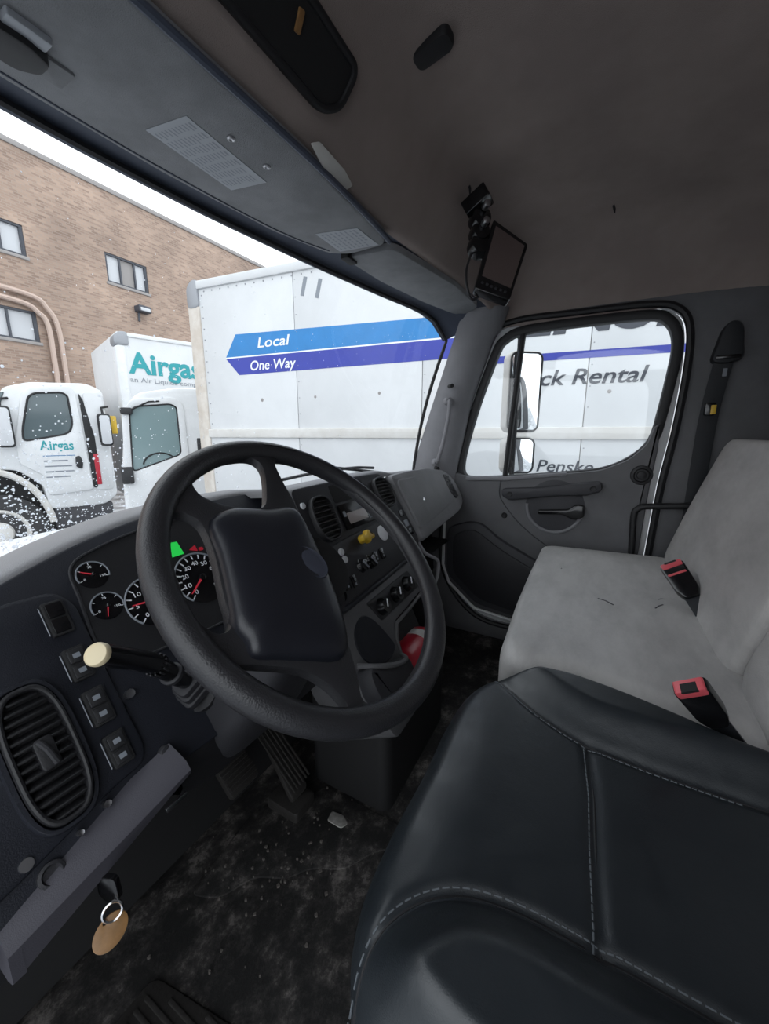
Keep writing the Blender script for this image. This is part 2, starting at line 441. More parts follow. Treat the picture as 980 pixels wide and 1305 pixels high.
# ================================================================== THE CAB SHELL
YF = [(-0.85, 0.795), (-0.4, 0.808), (-0.24, 0.806), (0, 0.788), (0.41, 0.727), (0.83, 0.64), (0.95, 0.585)]
ZT = [(-0.85, 1.42), (0.6, 1.42), (0.83, 1.412), (0.90, 1.375), (0.925, 1.33)]
YB = [(-0.85, 0.98), (-0.3, 1.03), (0, 1.01), (0.41, 0.945), (0.83, 0.80), (0.93, 0.738)]
def yf(x): return sinterp(x, YF)
def zt(x): return sinterp(x, ZT)
def yb(x): return sinterp(x, YB)
ZBT = [(-0.85, 0.60), (-0.60, 0.635), (-0.453, 0.658), (-0.373, 0.69), (-0.17, 0.735), (0.065, 0.752), (0.5, 0.765), (0.93, 0.775)]
def zb(x): return sinterp(x, ZBT)
def ws(x, t, off=0.0):
    """point on the windscreen, t = 0 at the top, 1 at the cowl; off = metres outside"""
    y = yf(x)+(yb(x)-yf(x))*t; z = zt(x)+(zb(x)-zt(x))*t
    return Vector((x, y+off*0.95+0.02*math.sin(PI*t), z+off*0.3))
win1 = surf('window_1', lambda u, v: ws(u, v), lin(-0.83, 0.925, 36), lin(0, 1, 12), 'cab_glass')
struct(win1, 'wide sloping windscreen glass with sleet specks above the dashboard', 'window')

# floor, toe board, walls
fl = solid('floor', FZ, rrect(-0.86, 1.0, -0.55, 0.80, 0.002), -0.04, 0.0, 0.0, 'floor_grime')
struct(fl, 'dirty black rubber cab floor with scattered debris', 'floor')
wf = surf('wall_front', lambda x, t: (x, interp(t, [(0, 0.76), (0.35, min(0.95, yb(x)-0.06)), (1, yb(x)-0.02)]), interp(t, [(0, 0.0), (0.35, 0.30), (1, zb(x)-0.035)])),
          lin(-0.86, 1.0, 16), [0, 0.1, 0.2, 0.3, 0.35, 0.4, 0.6, 0.8, 1], 'black_matte', thick=0.03)
struct(wf, 'black toe board and firewall behind the pedals', 'wall')
wr = solid('wall_rear', Fr((0, -0.53, 0), (0, 1, 0), (-1, 0, 0)), rrect(-1.0, 0.86, 0.0, 1.42, 0.002), -0.04, 0.0, 0, 'overhead')
struct(wr, 'dark grey rear wall of the cab behind the bench', 'wall')
SEALP = [(-0.600, 0.30), (-0.605, 0.60), (-0.560, 0.79), (-0.505, 1.128), (-0.420, 1.345), (-0.330, 1.395), (-0.10, 1.396), (0.124, 1.391), (0.207, 1.365),
         (0.243, 1.300), (0.252, 1.169), (0.244, 0.958), (0.226, 0.76), (0.216, 0.487), (0.205, 0.18), (0.13, 0.07), (-0.20, 0.07), (-0.44, 0.10)]
SEAL = [tuple(p) for p in crom(SEALP, 5)]
wrt = solid('wall_right', FX, [[(0.54, -0.02), (0.54, 1.42), (-0.385, 1.42), (-0.455, 1.365), (-0.548, 1.13), (-0.61, 0.80), (-0.72, 0.70), (-0.80, -0.02)], SEAL], -0.06, 0.0, 0.004, 'door_grey')
struct(wrt, 'grey side wall and rear pillar around the passenger door', 'wall')
LOPEN = [tuple(p) for p in crom([(-0.60, 0.5), (-0.56, 0.9), (-0.42, 1.33), (-0.2, 1.38), (0.1, 1.38), (0.30, 1.33), (0.33, 1.0), (0.32, 0.4), (0.28, 0.06), (-0.2, 0.05), (-0.5, 0.08)], 5)]
wl = solid('wall_left', Fr((-0.86, 0, 0), (1, 0, 0), (0, 1, 0)), [[(-0.54, -0.02), (-0.54, 1.42), (0.50, 1.42), (0.64, 1.13), (0.72, 0.80), (0.80, 0.70), (0.80, -0.02)], [(-a, b) for a, b in LOPEN]], -0.06, 0.0, 0.004, 'door_grey')
struct(wl, 'grey side wall around the open driver door', 'wall')

# headliner: overhead shelf face, roof and rolled edges in one skin
ROOFP = crom([(0.505, 1.435), (0.475, 1.445), (0.42, 1.515), (0.37, 1.575), (0.30, 1.606), (0.20, 1.616), (0.0, 1.622), (-0.25, 1.605), (-0.42, 1.55), (-0.50, 1.45), (-0.525, 1.36), (-0.53, 1.30)], 5, closed=False)
def roof(x, i):
    y, z = ROOFP[i]
    ax = abs(x+0.0); d = max(0.0, (ax-0.70)/0.31)
    low = 1.375
    if z > low: z = low+(z-low)*math.sqrt(max(0.0, 1-d**2.6))
    y2 = y
    if y > 0.3: y2 = y-0.10*max(0, (x-0.2)/0.8)*((y-0.3)/0.2)
    return (max(-0.88, min(1.005, x)), y2, z)
us = lin(-0.88, 0.6, 25)+lin(0.64, 1.01, 22)
ce = surf('ceiling', lambda u, v: roof(u, v), us, list(range(len(ROOFP))), 'headliner')
struct(ce, 'dark brown-grey fabric headliner curving down to the overhead shelf', 'ceiling')

# header above the glass
hd = surf('trim_1', lambda x, t: (x, yf(x)+0.02-t*(yf(x)+0.02-(0.495-0.10*max(0, (x-0.2)/0.8))), interp(t, [(0, zt(x)+0.004), (0.25, min(1.45, zt(x)+0.022)), (1, 1.440)])),
          lin(-0.86, 0.935, 30), [0, 0.06, 0.12, 0.18, 0.25, 0.5, 1], 'header_navy')
struct(hd, 'dark navy header strip along the top of the windscreen', 'trim')
# right windscreen pillar
def pillar(u, v):
    e1 = [(0.935, 0.745, 0.70), (0.925, 0.742, 0.788), (0.922, 0.66, 1.04), (0.922, 0.572, 1.30), (0.918, 0.55, 1.36), (0.90, 0.52, 1.43)]
    e2 = [(0.995, 0.55, 0.70), (0.995, 0.545, 0.80), (0.995, 0.49, 1.09), (0.995, 0.41, 1.33), (0.99, 0.375, 1.38), (0.97, 0.35, 1.44)]
    p = [interp(u, list(zip([0, 0.15, 0.45, 0.78, 0.87, 1], [q[k] for q in e1]))) for k in range(3)]
    q = [interp(u, list(zip([0, 0.15, 0.45, 0.78, 0.87, 1], [w[k] for w in e2]))) for k in range(3)]
    r = Vector(p)*(1-v)+Vector(q)*v
    b = math.sin(PI*min(1, max(0, v)))**0.6
    return r+Vector((-0.035, -0.03, 0))*b
pl_ = surf('trim_2', pillar, lin(0, 1, 26), lin(0, 1, 12), 'pillar_grey')
struct(pl_, 'light grey windscreen pillar cover beside the passenger door', 'trim')
sl = tube('trim_3', [FX(a, b, 0.004) for a, b in SEAL], 0.012, 'rubber', closed=True, seg=8)
struct(sl, 'black rubber door seal around the passenger door opening', 'trim')
wsseal = tube('trim_4', [ws(x, 0.0)+Vector((0, -0.004, 0.002)) for x in lin(-0.83, 0.925, 30)]+[ws(0.925, t)+Vector((-0.002, -0.004, 0)) for t in lin(0.05, 1, 14)]+[ws(x, 1.0) for x in lin(0.90, -0.83, 30)], 0.007, 'rubber', seg=6)
struct(wsseal, 'black rubber gasket around the windscreen', 'trim')

# ------------------------------------------------------------------ passenger door
GL = [(-0.514, 0.774), (-0.459, 0.762), (-0.346, 0.771), (-0.187, 0.789), (-0.08, 0.803), (0.028, 0.821), (0.111, 0.863), (0.168, 0.93), (0.186, 1.038), (0.196, 1.14), (0.202, 1.227),
      (0.195, 1.283), (0.17, 1.324), (0.121, 1.343), (-0.057, 1.347), (-0.285, 1.343), (-0.359, 1.318), (-0.391, 1.27), (-0.46, 1.07), (-0.511, 0.866)]
GLC = [tuple(p) for p in crom(GL, 4)]
door = sthing('door_1', 'grey plastic passenger door with a large window and map pocket', 'door', (1.0, 0.2, 0.1))
skin = inset([p for p in SEAL], -0.001) if False else SEAL
def shrink(l, d):
    if area(l) < 0: l = l[::-1]
    return inset(l, d)
solid('door_skin', FX, [shrink(SEAL, 0.012), shrink(GLC, -0.010)], -0.05, -0.012, 0.004, 'white_paint', door)
solid('window_frame', FX, [shrink(GLC, -0.032), GLC], -0.03, 0.006, 0.006, 'rubber', door)
solid('pane', FX, [shrink(GLC, -0.004)], -0.024, -0.020, 0, 'cab_glass', door)
tube('window_divider', [FX(-0.297, 1.355, -0.008), FX(-0.318, 1.05, -0.008), FX(-0.335, 0.765, -0.008)], 0.0115, 'rubber', door, seg=8)
DP = [(-0.572, 0.79), (-0.520, 0.767), (-0.459, 0.755), (-0.346, 0.764), (-0.187, 0.782), (-0.08, 0.796), (0.028, 0.813), (0.113, 0.854), (0.165, 0.912), (0.180, 0.975), (0.196, 0.985), (0.200, 0.90),
      (0.190, 0.75), (0.183, 0.5), (0.178, 0.22), (0.14, 0.125), (0.0, 0.112), (-0.224, 0.118), (-0.431, 0.142), (-0.560, 0.25), (-0.590, 0.32), (-0.592, 0.5), (-0.592, 0.68)]
solid('door_panel', FX, [rpoly(DP, 0.02)], -0.02, 0.022, 0.008, 'door_grey', door)
solid('sill_cap', FX, [rpoly([(-0.50, 0.762), (-0.33, 0.770), (-0.09, 0.800), (-0.09, 0.786), (-0.33, 0.752), (-0.50, 0.744)], 0.006)], 0.02, 0.029, 0.004, 'pillar_grey', door)
solid('map_pocket', FX, [rpoly([(-0.578, 0.52), (-0.475, 0.560), (-0.417, 0.558), (-0.329, 0.493), (-0.158, 0.41), (0.02, 0.36), (0.06, 0.20), (-0.10, 0.150), (-0.224, 0.142), (-0.425, 0.168), (-0.574, 0.296)], 0.04, 6)], 0.015, 0.045, 0.014, 'door_dark', door)
solid('pocket_lip', FX, [rpoly([(-0.545, 0.49), (-0.475, 0.525), (-0.43, 0.522), (-0.33, 0.455), (-0.16, 0.37), (-0.02, 0.31), (0.0, 0.21), (-0.12, 0.175), (-0.25, 0.172), (-0.415, 0.20), (-0.540, 0.31)], 0.04, 6)], 0.04, 0.052, 0.008, 'dash_mid', door)
tube('door_edge', [FX(a, b, 0.018) for a, b in ((-0.596, 0.56), (-0.597, 0.33), (-0.565, 0.245), (-0.435, 0.136), (-0.224, 0.112), (0.0, 0.106))], 0.007, 'white_paint', door, seg=6)
# pull handle with its recess and the latch lever
solid('handle_recess', FX, [ell(-0.125, 0.655, 0.112, 0.112, 40)], 0.018, 0.0235, 0.001, 'door_dark', door)
tube('recess_lip', [FX(-0.125+0.106*math.cos(a), 0.655+0.106*math.sin(a), 0.0235) for a in lin(-PI*1.02, PI*0.02, 26)], 0.007, 'pillar_grey', door, seg=8)
solid('pull_handle', FX, [rpoly([(-0.335, 0.720), (-0.18, 0.735), (-0.05, 0.760), (0.034, 0.772), (0.040, 0.735), (-0.01, 0.715), (-0.15, 0.700), (-0.30, 0.672), (-0.335, 0.688)], 0.015)], 0.02, 0.052, 0.010, 'door_dark', door)
for a, b in ((-0.300, 0.700), (0.008, 0.742)):
    lathe('screw_cover', FX.sub(a, b, 0.052), [(0.011, 0.0), (0.010, 0.002), (0.004, 0.001)], 'rubber', door, seg=14)
solid('latch_lever', FX, [rpoly([(-0.185, 0.640), (-0.07, 0.652), (-0.045, 0.675), (-0.012, 0.672), (-0.012, 0.625), (-0.05, 0.612), (-0.09, 0.630), (-0.185, 0.622)], 0.012)], 0.022, 0.045, 0.006, 'black_gloss', door)
k = lathe('window_knob', FX.sub(0.160, 0.800, 0.022), [(0.036, 0.0), (0.034, 0.006), (0.026, 0.008), (0.022, 0.004), (0.016, 0.004), (0.015, 0.016), (0.010, 0.018)], 'rubber', door, seg=24)
lathe('panel_screw', FX.sub(-0.322, 0.600, 0.022), [(0.013, 0.0), (0.011, 0.003), (0.005, 0.001)], 'black_matte', door, seg=14)
tube('panel_crease', [FX(a, b, 0.0222) for a, b in crom([(-0.345, 0.76), (-0.348, 0.70), (-0.33, 0.655), (-0.25, 0.565), (-0.14, 0.485)], 5, False)], 0.0022, 'door_dark', door, seg=6)

# ------------------------------------------------------------------ pillar grab handle
gh = thing('pillar_grab_handle', 'slim pale grey grab handle on the windscreen pillar', 'handle', (0.88, 0.56, 0.83))
pth = crom([(0.888, 0.562, 1.085), (0.865, 0.550, 1.075), (0.862, 0.552, 1.02), (0.862, 0.570, 0.92), (0.866, 0.592, 0.845), (0.890, 0.610, 0.825)], 6, False)
tube('grip', pth, 0.0085, 'pillar_grey', gh, seg=8)
for p in (pth[0], pth[-1]):
    lathe('mount', Fr(p, (-0.7, -0.7, 0)), [(0.016, -0.02), (0.016, 0.004), (0.012, 0.008)], 'pillar_grey', gh, seg=14)
for (x, y, z) in ((0.874, 0.545, 1.145), (0.884, 0.600, 0.80)):
    tag(lathe('trim_screw', Fr((x, y, z), (-0.75, -0.65, 0)), [(0.008, -0.03), (0.008, 0.003), (0.004, 0.002)], 'black_matte', None, seg=12),
        'small black screw head on the windscreen pillar ' + ('above the grab handle' if z > 1 else 'below the grab handle'), 'screw')

# ================================================================== DASHBOARD
dash = thing('dashboard', 'dark wraparound dashboard with gauges, vents, switches and a grey glove box', 'dashboard', (0.1, 0.75, 0.45))
CRZ = [(-0.74, 0.690), (-0.65, 0.736), (-0.55, 0.769), (-0.49, 0.787), (-0.42, 0.803), (-0.35, 0.814), (-0.18, 0.823), (-0.05, 0.823), (0.2, 0.828), (0.38, 0.829), (0.46, 0.816), (0.7, 0.806), (0.95, 0.778), (0.99, 0.76)]
def crz(x): return sinterp(x, CRZ)
def cry(x):
    z = crz(x); d = 0.5+0.7*(z-0.56); c = 0.6+0.5*(z-0.81)-0.004
    t = min(1, max(0, (x+0.13)/0.09)); t = t*t*(3-2*t)
    return d*(1-t)+c*t
def dtop(x, j):
    y, z = cry(x), crz(x)
    P = [(-0.001, -0.016), (-0.001, -0.008), (0.003, -0.002), (0.010, 0.001), (0.022, 0.002), (0.05, 0.0), (0.10, -0.008)]
    if j < len(P): return (x, y+P[j][0], z+P[j][1])
    t = (j-len(P)+1)/3
    y1, z1 = y+0.10, z-0.008; y2, z2 = yb(x)+0.01, zb(x)-0.012
    return (x, y1+(y2-y1)*t, z1+(z2-z1)*t)
surf('dash_top', dtop, lin(-0.74, -0.14, 28)+lin(-0.13, -0.03, 10)+lin(0.0, 0.99, 34), list(range(10)), 'dash_top', dash)
# driver side face
top = [(x, (crz(x)-0.56)/0.8192-0.006) for x in lin(-0.72, -0.075, 26)]
solid('driver_panel', FD, [top+[(-0.068, 0.10), (-0.068, -0.05), (-0.14, -0.075), (-0.30, -0.075), (-0.46, -0.066), (-0.549, -0.072), (-0.63, -0.090), (-0.70, -0.10), (-0.725, -0.05)]], -0.05, 0.0, 0.004, 'dash_dark', dash)
# raised switch bezel on its left
solid('switch_bezel', FD, [rpoly([(-0.715, 0.13), (-0.64, 0.19), (-0.56, 0.222), (-0.505, 0.220), (-0.489, 0.195), (-0.489, 0.09), (-0.487, -0.018), (-0.495, -0.036), (-0.535, -0.040), (-0.575, -0.050), (-0.63, -0.062), (-0.71, -0.075)], 0.014)], 0.0, 0.008, 0.006, 'dash_dark', dash)
# cluster lens
lens = solid('cluster_lens', FD, [crom([(-0.480, 0.10), (-0.481, 0.20), (-0.474, 0.248), (-0.43, 0.268), (-0.36, 0.282), (-0.28, 0.287), (-0.20, 0.284), (-0.13, 0.265), (-0.115, 0.20), (-0.125, 0.11), (-0.20, 0.085), (-0.30, 0.08), (-0.40, 0.085)], 4)], 0.0, 0.0015, 0, 'dash_black', dash)
tube('cluster_rim', [FD(p[0], p[1], 0.002) for p in crom([(-0.480, 0.10), (-0.481, 0.20), (-0.474, 0.248), (-0.43, 0.268), (-0.36, 0.282), (-0.28, 0.287), (-0.20, 0.284), (-0.13, 0.265), (-0.115, 0.20), (-0.125, 0.11), (-0.20, 0.085), (-0.30, 0.08), (-0.40, 0.085)], 4)], 0.0022, 'dash_mid', dash, seg=6, closed=True)

def gauge(F, a, b, r, needle, nticks, nums, a0=225, a1=-45):
    G = F.sub(a, b, 0.0016)
    g = lathe('gauge', G, [(r*0.98, -0.002), (r*0.98, 0.0006), (r*0.9, 0.0008)], 'black_gloss', dash, seg=36)
    arc = [G((r)*math.cos(math.radians(t)), r*math.sin(math.radians(t)), 0.0022) for t in lin(a0, a1, 40)]
    tube('ring', arc, max(0.0011, r*0.035), 'ink_grey', g, seg=6)
    geos = []
    for i in range(nticks):
        t = math.radians(a0+(a1-a0)*i/(nticks-1)); H = G.sub(0.86*r*math.cos(t), 0.86*r*math.sin(t), 0.0012, t)
        geos.append(solid_geo(H, [rrect(-r*0.09, r*0.09, -r*0.022, r*0.022, 0.0002, 1)], 0, 0.0005))
    mk = merge('scale_marks', geos, 'ink_white', g, smooth=False)
    for i, s in enumerate(nums):
        t = math.radians(a0+(a1-a0)*i/(len(nums)-1)); h = r*0.17
        text('numeral', s, G, 0.62*r*math.cos(t)-h*0.4*len(s), 0.62*r*math.sin(t)-h*0.5, h, 'ink_white', g, width=h*0.75*len(s), c=0.0012, bold=0.01)
    t = math.radians(needle); H = G.sub(0, 0, 0.003, t)
    solid('needle', H, [[(-r*0.12, -r*0.05), (r*0.80, -r*0.015), (r*0.80, r*0.015), (-r*0.12, r*0.05)]], 0, 0.001, 0, 'needle_red', g)
    lathe('needle_hub', G, [(r*0.13, 0.002), (r*0.12, 0.006), (r*0.07, 0.007)], 'black_gloss', g, seg=16)
gauge(FD, -0.4545, 0.2275, 0.0205, 150, 5, ['0', '75', '150'], 200, -20)
gauge(FD, -0.4550, 0.1765, 0.0205, 250, 5, ['0', '75', '150'], 200, -20)
gauge(FD, -0.3950, 0.1600, 0.0400, 175, 13, ['0', '5', '10', '15', '20', '25', '30'])
gauge(FD, -0.3050, 0.1680, 0.0470, 215, 17, ['0', '10', '20', '30', '40', '50', '60', '70', '80'])
gauge(FD, -0.2250, 0.2275, 0.0205, 200, 5, ['100', '185', '250'], 200, -20)
gauge(FD, -0.2250, 0.1765, 0.0205, 190, 5, ['0', '50', '100'], 200, -20)
ld = solid('message_display', FD, [rpoly([(-0.347, 0.219), (-0.340, 0.246), (-0.316, 0.245), (-0.314, 0.220)], 0.001)], 0.001, 0.003, 0, 'lcd_green', dash)
solid('warning_lamp', FD, [[(-0.302, 0.224), (-0.288, 0.230), (-0.288, 0.218)]], 0.001, 0.003, 0, 'lamp_red', dash)
solid('warning_lamp', FD, [rrect(-0.284, -0.276, 0.217, 0.223, 0.001)], 0.001, 0.003, 0, 'lamp_red', dash)

def vent(F, a, b, ra, rb, n, c, p=3.0, skew=0.0, lever=None):
    o = [(x+skew*(y-b), y) for x, y in ell(a, b, ra, rb, 44, p)]; h = [(x+skew*(y-b), y) for x, y in ell(a, b, ra-0.006, rb-0.006, 44, p)]
    v = solid('vent', F, [o, h], c-0.01, c+0.014, 0.003, 'dash_black', dash)
    solid('vent_cavity', F, [h], c-0.01, c+0.001, 0, 'black_matte', v)
    for i in range(n):
        y = b-rb+0.006+(2*rb-0.012)*(i+0.5)/n; q = abs(y-b)/(rb-0.006)
        hw = (ra-0.0062)*max(0.1, 1-q**p)**(1/p); x = a+skew*(y-b); th = min(0.0016, rb/n*0.28)
        H = Fr(F(x, y, c+0.0065), F.n*0.55+F.e2*0.83, F.e1)
        solid('slat', H, [rrect(-hw, hw, -0.0055, 0.0055, 0.001, 2)], -th/2, th, 0.0003, 'dash_black', v)
    if lever:
        x, y = lever; tube('vent_lever', [F(x-0.003, y+0.016, c+0.013), F(x+0.001, y+0.004, c+0.016), F(x+0.005, y-0.014, c+0.013)], 0.0032, 'dash_mid', v, seg=8)
        plate('lever_slot', F, x-0.008, x+0.010, y-0.017, y+0.019, c-0.002, c+0.0125, 'dash_black', v, 0.005)
    return v
vent(FD, -0.577, 0.038, 0.030, 0.078, 14, 0.008, 3.0, 0.0, (-0.577, 0.036))
solid('vent_surround', FD, [ell(-0.577, 0.038, 0.036, 0.085, 44, 3.2), ell(-0.577, 0.038, 0.0305, 0.0785, 44, 3.0)], 0.006, 0.017, 0.005, 'dash_dark', dash)

def switch(b0, b1, kind):
    s = plate('rocker_switch', FD, -0.527, -0.503, b0, b1, 0.006, 0.013, 'black_matte', dash, 0.003, 0.0015)
    m_ = (b0+b1)/2
    for i, (u, v) in enumerate(((b0+0.003, m_-0.001), (m_+0.001, b1-0.003))):
        k = plate('rocker', FD, -0.524, -0.506, u, v, 0.012, 0.0155 if i else 0.0140, 'black_gloss' if kind == 0 else 'dash_black', s, 0.002, 0.001)
        if kind:
            plate('legend', FD, -0.519, -0.511, (u+v)/2-0.003, (u+v)/2+0.003, 0.013, 0.0158 if i else 0.0144, 'ink_grey', s, 0.0008, 0)
    tube('side_glint', [FD(-0.5285, b0+0.004, 0.009), FD(-0.5285, b1-0.004, 0.009)], 0.0008, 'ink_grey', s, seg=5)
for i, (b0, b1) in enumerate(((0.158, 0.205), (0.094, 0.138), (0.032, 0.079), (-0.024, 0.018))): switch(b0, b1, i)
for a, b, r in ((-0.478, 0.050, 0.006), (-0.549, 0.012, 0.005), (-0.545, -0.050, 0.004), (-0.575, -0.058, 0.003)):
    lathe('panel_screw', FD.sub(a, b, 0.006), [(r, -0.006), (r, 0.003), (r*0.5, 0.0025)], 'steel', dash, seg=10)
lathe('dimmer_knob', FD.sub(-0.469, -0.043, 0.0), [(0.010, 0), (0.010, 0.004), (0.007, 0.008), (0.004, 0.0085)], 'dash_mid', dash, seg=16)
lathe('power_socket', FD.sub(-0.606, -0.074, 0.0), [(0.012, 0), (0.012, 0.005), (0.009, 0.006), (0.007, 0.002)], 'dash_mid', dash, seg=18)
lathe('fuse_cap', FD.sub(-0.620, -0.050, 0.006), [(0.007, 0), (0.006, 0.004), (0.004, 0.004)], 'steel', dash, seg=12)

# lower knee bolster
def knee(x, j):
    zu = 0.505+(x+0.55)*0.20; zl = 0.470+(x+0.55)*0.34
    P = [(0.475, zu+0.012), (0.455, zu+0.006), (0.440, zu), (0.432, zu-0.010), (0.434, zl+0.006), (0.440, zl), (0.452, zl-0.006), (0.50, zl-0.004), (0.60, zl+0.01)]
    return (x, P[j][0], P[j][1])
surf('knee_panel', knee, lin(-0.652, -0.462, 10), list(range(9)), 'knee_grey', dash)
solid('knee_end', Fr((-0.652, 0, 0), (-1, 0, 0), (0, -1, 0)), [[(-knee(-0.652, j)[1], knee(-0.652, j)[2]) for j in range(9)]], -0.01, 0.0, 0, 'knee_grey', dash)
plate('knee_badge', Fr((0, 0.433, 0.49), (0, -1, 0.15)), -0.500, -0.472, -0.008, -0.002, 0, 0.003, 'chrome', dash, 0.001, 0.0005)
def knee2(x, j):
    k = min(1.0, (x+0.462)/0.05); zl = 0.455-0.03*k
    P = [(0.49, 0.53), (0.470, 0.515), (0.458, 0.50), (0.456, 0.47), (0.465, zl), (0.50, zl-0.02), (0.70, 0.42)]
    return (x, P[j][0]+0.01*k, P[j][1])
surf('column_knee_panel', knee2, lin(-0.462, -0.07, 14), list(range(7)), 'dash_black', dash)
surf('under_dash', lambda x, t: (x, 0.56+0.40*t, 0.46+0.0*t), lin(-0.74, 0.98, 6), lin(0, 1, 3), 'black_matte', dash)
solid('dash_end', Fr((-0.655, 0, 0), (-1, 0, 0), (0, -1, 0)), [[(-0.47, 0.41), (-0.47, 0.52), (-0.64, 0.74), (-0.75, 0.74), (-0.75, 0.41)]], -0.01, 0.0, 0, 'dash_black', dash)

# centre stack
solid('centre_panel', FC, [rpoly([(-0.064, 0.014), (0.2, 0.020), (0.347, 0.017), (0.383, -0.004), (0.408, -0.099), (0.432, -0.232), (0.40, -0.258), (0.31, -0.268), (-0.064, -0.285)], 0.02)], -0.10, 0.008, 0.006, 'dash_mid', dash)
solid('control_panel', FC, [rpoly([(-0.052, -0.143), (0.24, -0.126), (0.30, -0.262), (-0.052, -0.274)], 0.008)], 0.006, 0.011, 0.002, 'dash_mid', dash)
tube('lower_trim', [FC(-0.062, -0.287, 0.008), FC(0.12, -0.279, 0.009), FC(0.318, -0.269, 0.008)], 0.006, 'dash_dark', dash, seg=8)
vent(FC, 0.008, -0.074, 0.044, 0.058, 8, 0.008, 2.8)
vent(FC, 0.324, -0.050, 0.047, 0.050, 8, 0.008, 2.8, -0.12)
rd = plate('radio', FC, 0.074, 0.222, -0.120, -0.050, 0.006, 0.014, 'black_gloss', dash, 0.004, 0.002)
plate('display', FC, 0.094, 0.184, -0.107, -0.077, 0.013, 0.0155, 'radio_display', rd, 0.002, 0.0005)
plate('radio_button', FC, 0.190, 0.214, -0.110, -0.100, 0.013, 0.017, 'ink_grey', rd, 0.002, 0.001)
plate('radio_button', FC, 0.080, 0.089, -0.085, -0.070, 0.013, 0.017, 'ink_grey', rd, 0.002, 0.001)
plate('cubby', FC, 0.074, 0.235, -0.044, 0.006, 0.004, 0.009, 'black_matte', dash, 0.006, 0.001)
lathe('panel_button', FC.sub(-0.045, -0.030, 0.008), [(0.008, 0), (0.007, 0.004), (0.003, 0.005)], 'ink_white', dash, seg=14)
# yellow parking brake knob
yk = lathe('parking_brake_knob', FC.sub(0.112, -0.155, 0.010), [(0.012, 0.0), (0.011, 0.020), (0.012, 0.022)], 'yellow', dash, seg=16)
solid('knob_head', FC.sub(0.112, -0.155, 0.030), [[tuple(Vector(p)*0.8) for p in crom([(-0.034, 0.004), (-0.028, 0.012), (-0.008, 0.010), (0.004, 0.022), (0.018, 0.020), (0.022, 0.008), (0.036, 0.004), (0.034, -0.010), (0.014, -0.012), (0.0, -0.020), (-0.012, -0.012), (-0.030, -0.008)], 4)]], -0.006, 0.010, 0.005, 'yellow', yk)
lathe('white_dial', FC.sub(0.224, -0.163, 0.010), [(0.023, 0.0), (0.023, 0.004), (0.020, 0.006)], 'ink_white', dash, seg=24)
for a, b in ((-0.019, -0.167), (0.014, -0.163), (-0.018, -0.188), (0.016, -0.183)):
    lathe('push_button', FC.sub(a, b, 0.011), [(0.009, 0), (0.009, 0.004), (0.007, 0.006)], 'ink_white' if a < 0 else 'curtain', dash, seg=16)
for a, b, r in ((0.070, -0.216, 0.016), (0.112, -0.218, 0.017)):
    k = lathe('control_knob', FC.sub(a, b, 0.011), [(r*1.15, 0), (r, 0.003), (r*0.9, 0.014), (r*0.6, 0.015)], 'black_gloss', dash, seg=20)
    plate('pointer', FC.sub(a, b, 0.026, 0.6), -r*0.15, r*0.15, -r*0.8, r*0.8, -0.002, 0.001, 'ink_grey', k, 0.001, 0)
for a, b in ((0.143, -0.214), (0.177, -0.214), (-0.014, -0.236), (0.016, -0.240)):
    s = plate('toggle', FC, a-0.009, a+0.009, b-0.015, b+0.015, 0.010, 0.016, 'black_gloss', dash, 0.003, 0.001)
    plate('legend', FC, a-0.003, a+0.003, b-0.010, b-0.004, 0.015, 0.0165, 'ink_grey', s, 0.001, 0)
for b, m_ in ((-0.130, 'black_gloss'), (-0.165, 'ink_grey'), (-0.195, 'black_gloss')):
    plate('toggle', FC, 0.368+(-b-0.13)*0.2, 0.392+(-b-0.13)*0.2, b-0.012, b+0.010, 0.006, 0.011, m_, dash, 0.003, 0.001)
# heater panel and console below
solid('console_body', FC, [rpoly([(-0.064, -0.290), (0.318, -0.272), (0.335, -0.372), (0.118, -0.390), (0.092, -0.43), (0.085, -0.47), (0.07, -0.60), (-0.05, -0.60), (-0.10, -0.45), (-0.092, -0.36)], 0.02)], -0.14, 0.004, 0.006, 'console_grey', dash)
hv = solid('heater_panel', FC, [rpoly([(0.036, -0.304), (0.276, -0.297), (0.304, -0.356), (0.066, -0.364)], 0.006)], 0.002, 0.008, 0.002, 'dash_black', dash)
for a, b in ((0.086, -0.334), (0.164, -0.330), (0.240, -0.326)):
    k = lathe('heater_knob', FC.sub(a, b, 0.008), [(0.023, 0), (0.022, 0.004), (0.018, 0.018), (0.012, 0.019)], 'black_gloss', hv, seg=22)
    plate('pointer', FC.sub(a, b, 0.027, -0.5), -0.0022, 0.0022, -0.004, 0.016, -0.002, 0.001, 'ink_white', hv, 0.001, 0)
plate('open_cubby', FC, 0.125, 0.325, -0.50, -0.392, -0.13, -0.06, 'black_matte', dash, 0.01, 0.002)
tube('cubby_edge', [FC(0.335, -0.378, 0.004), FC(0.22, -0.388, 0.006), FC(0.122, -0.396, 0.004), FC(0.098, -0.43, 0.002), FC(0.090, -0.48, 0.0)], 0.005, 'console_grey', dash, seg=8)
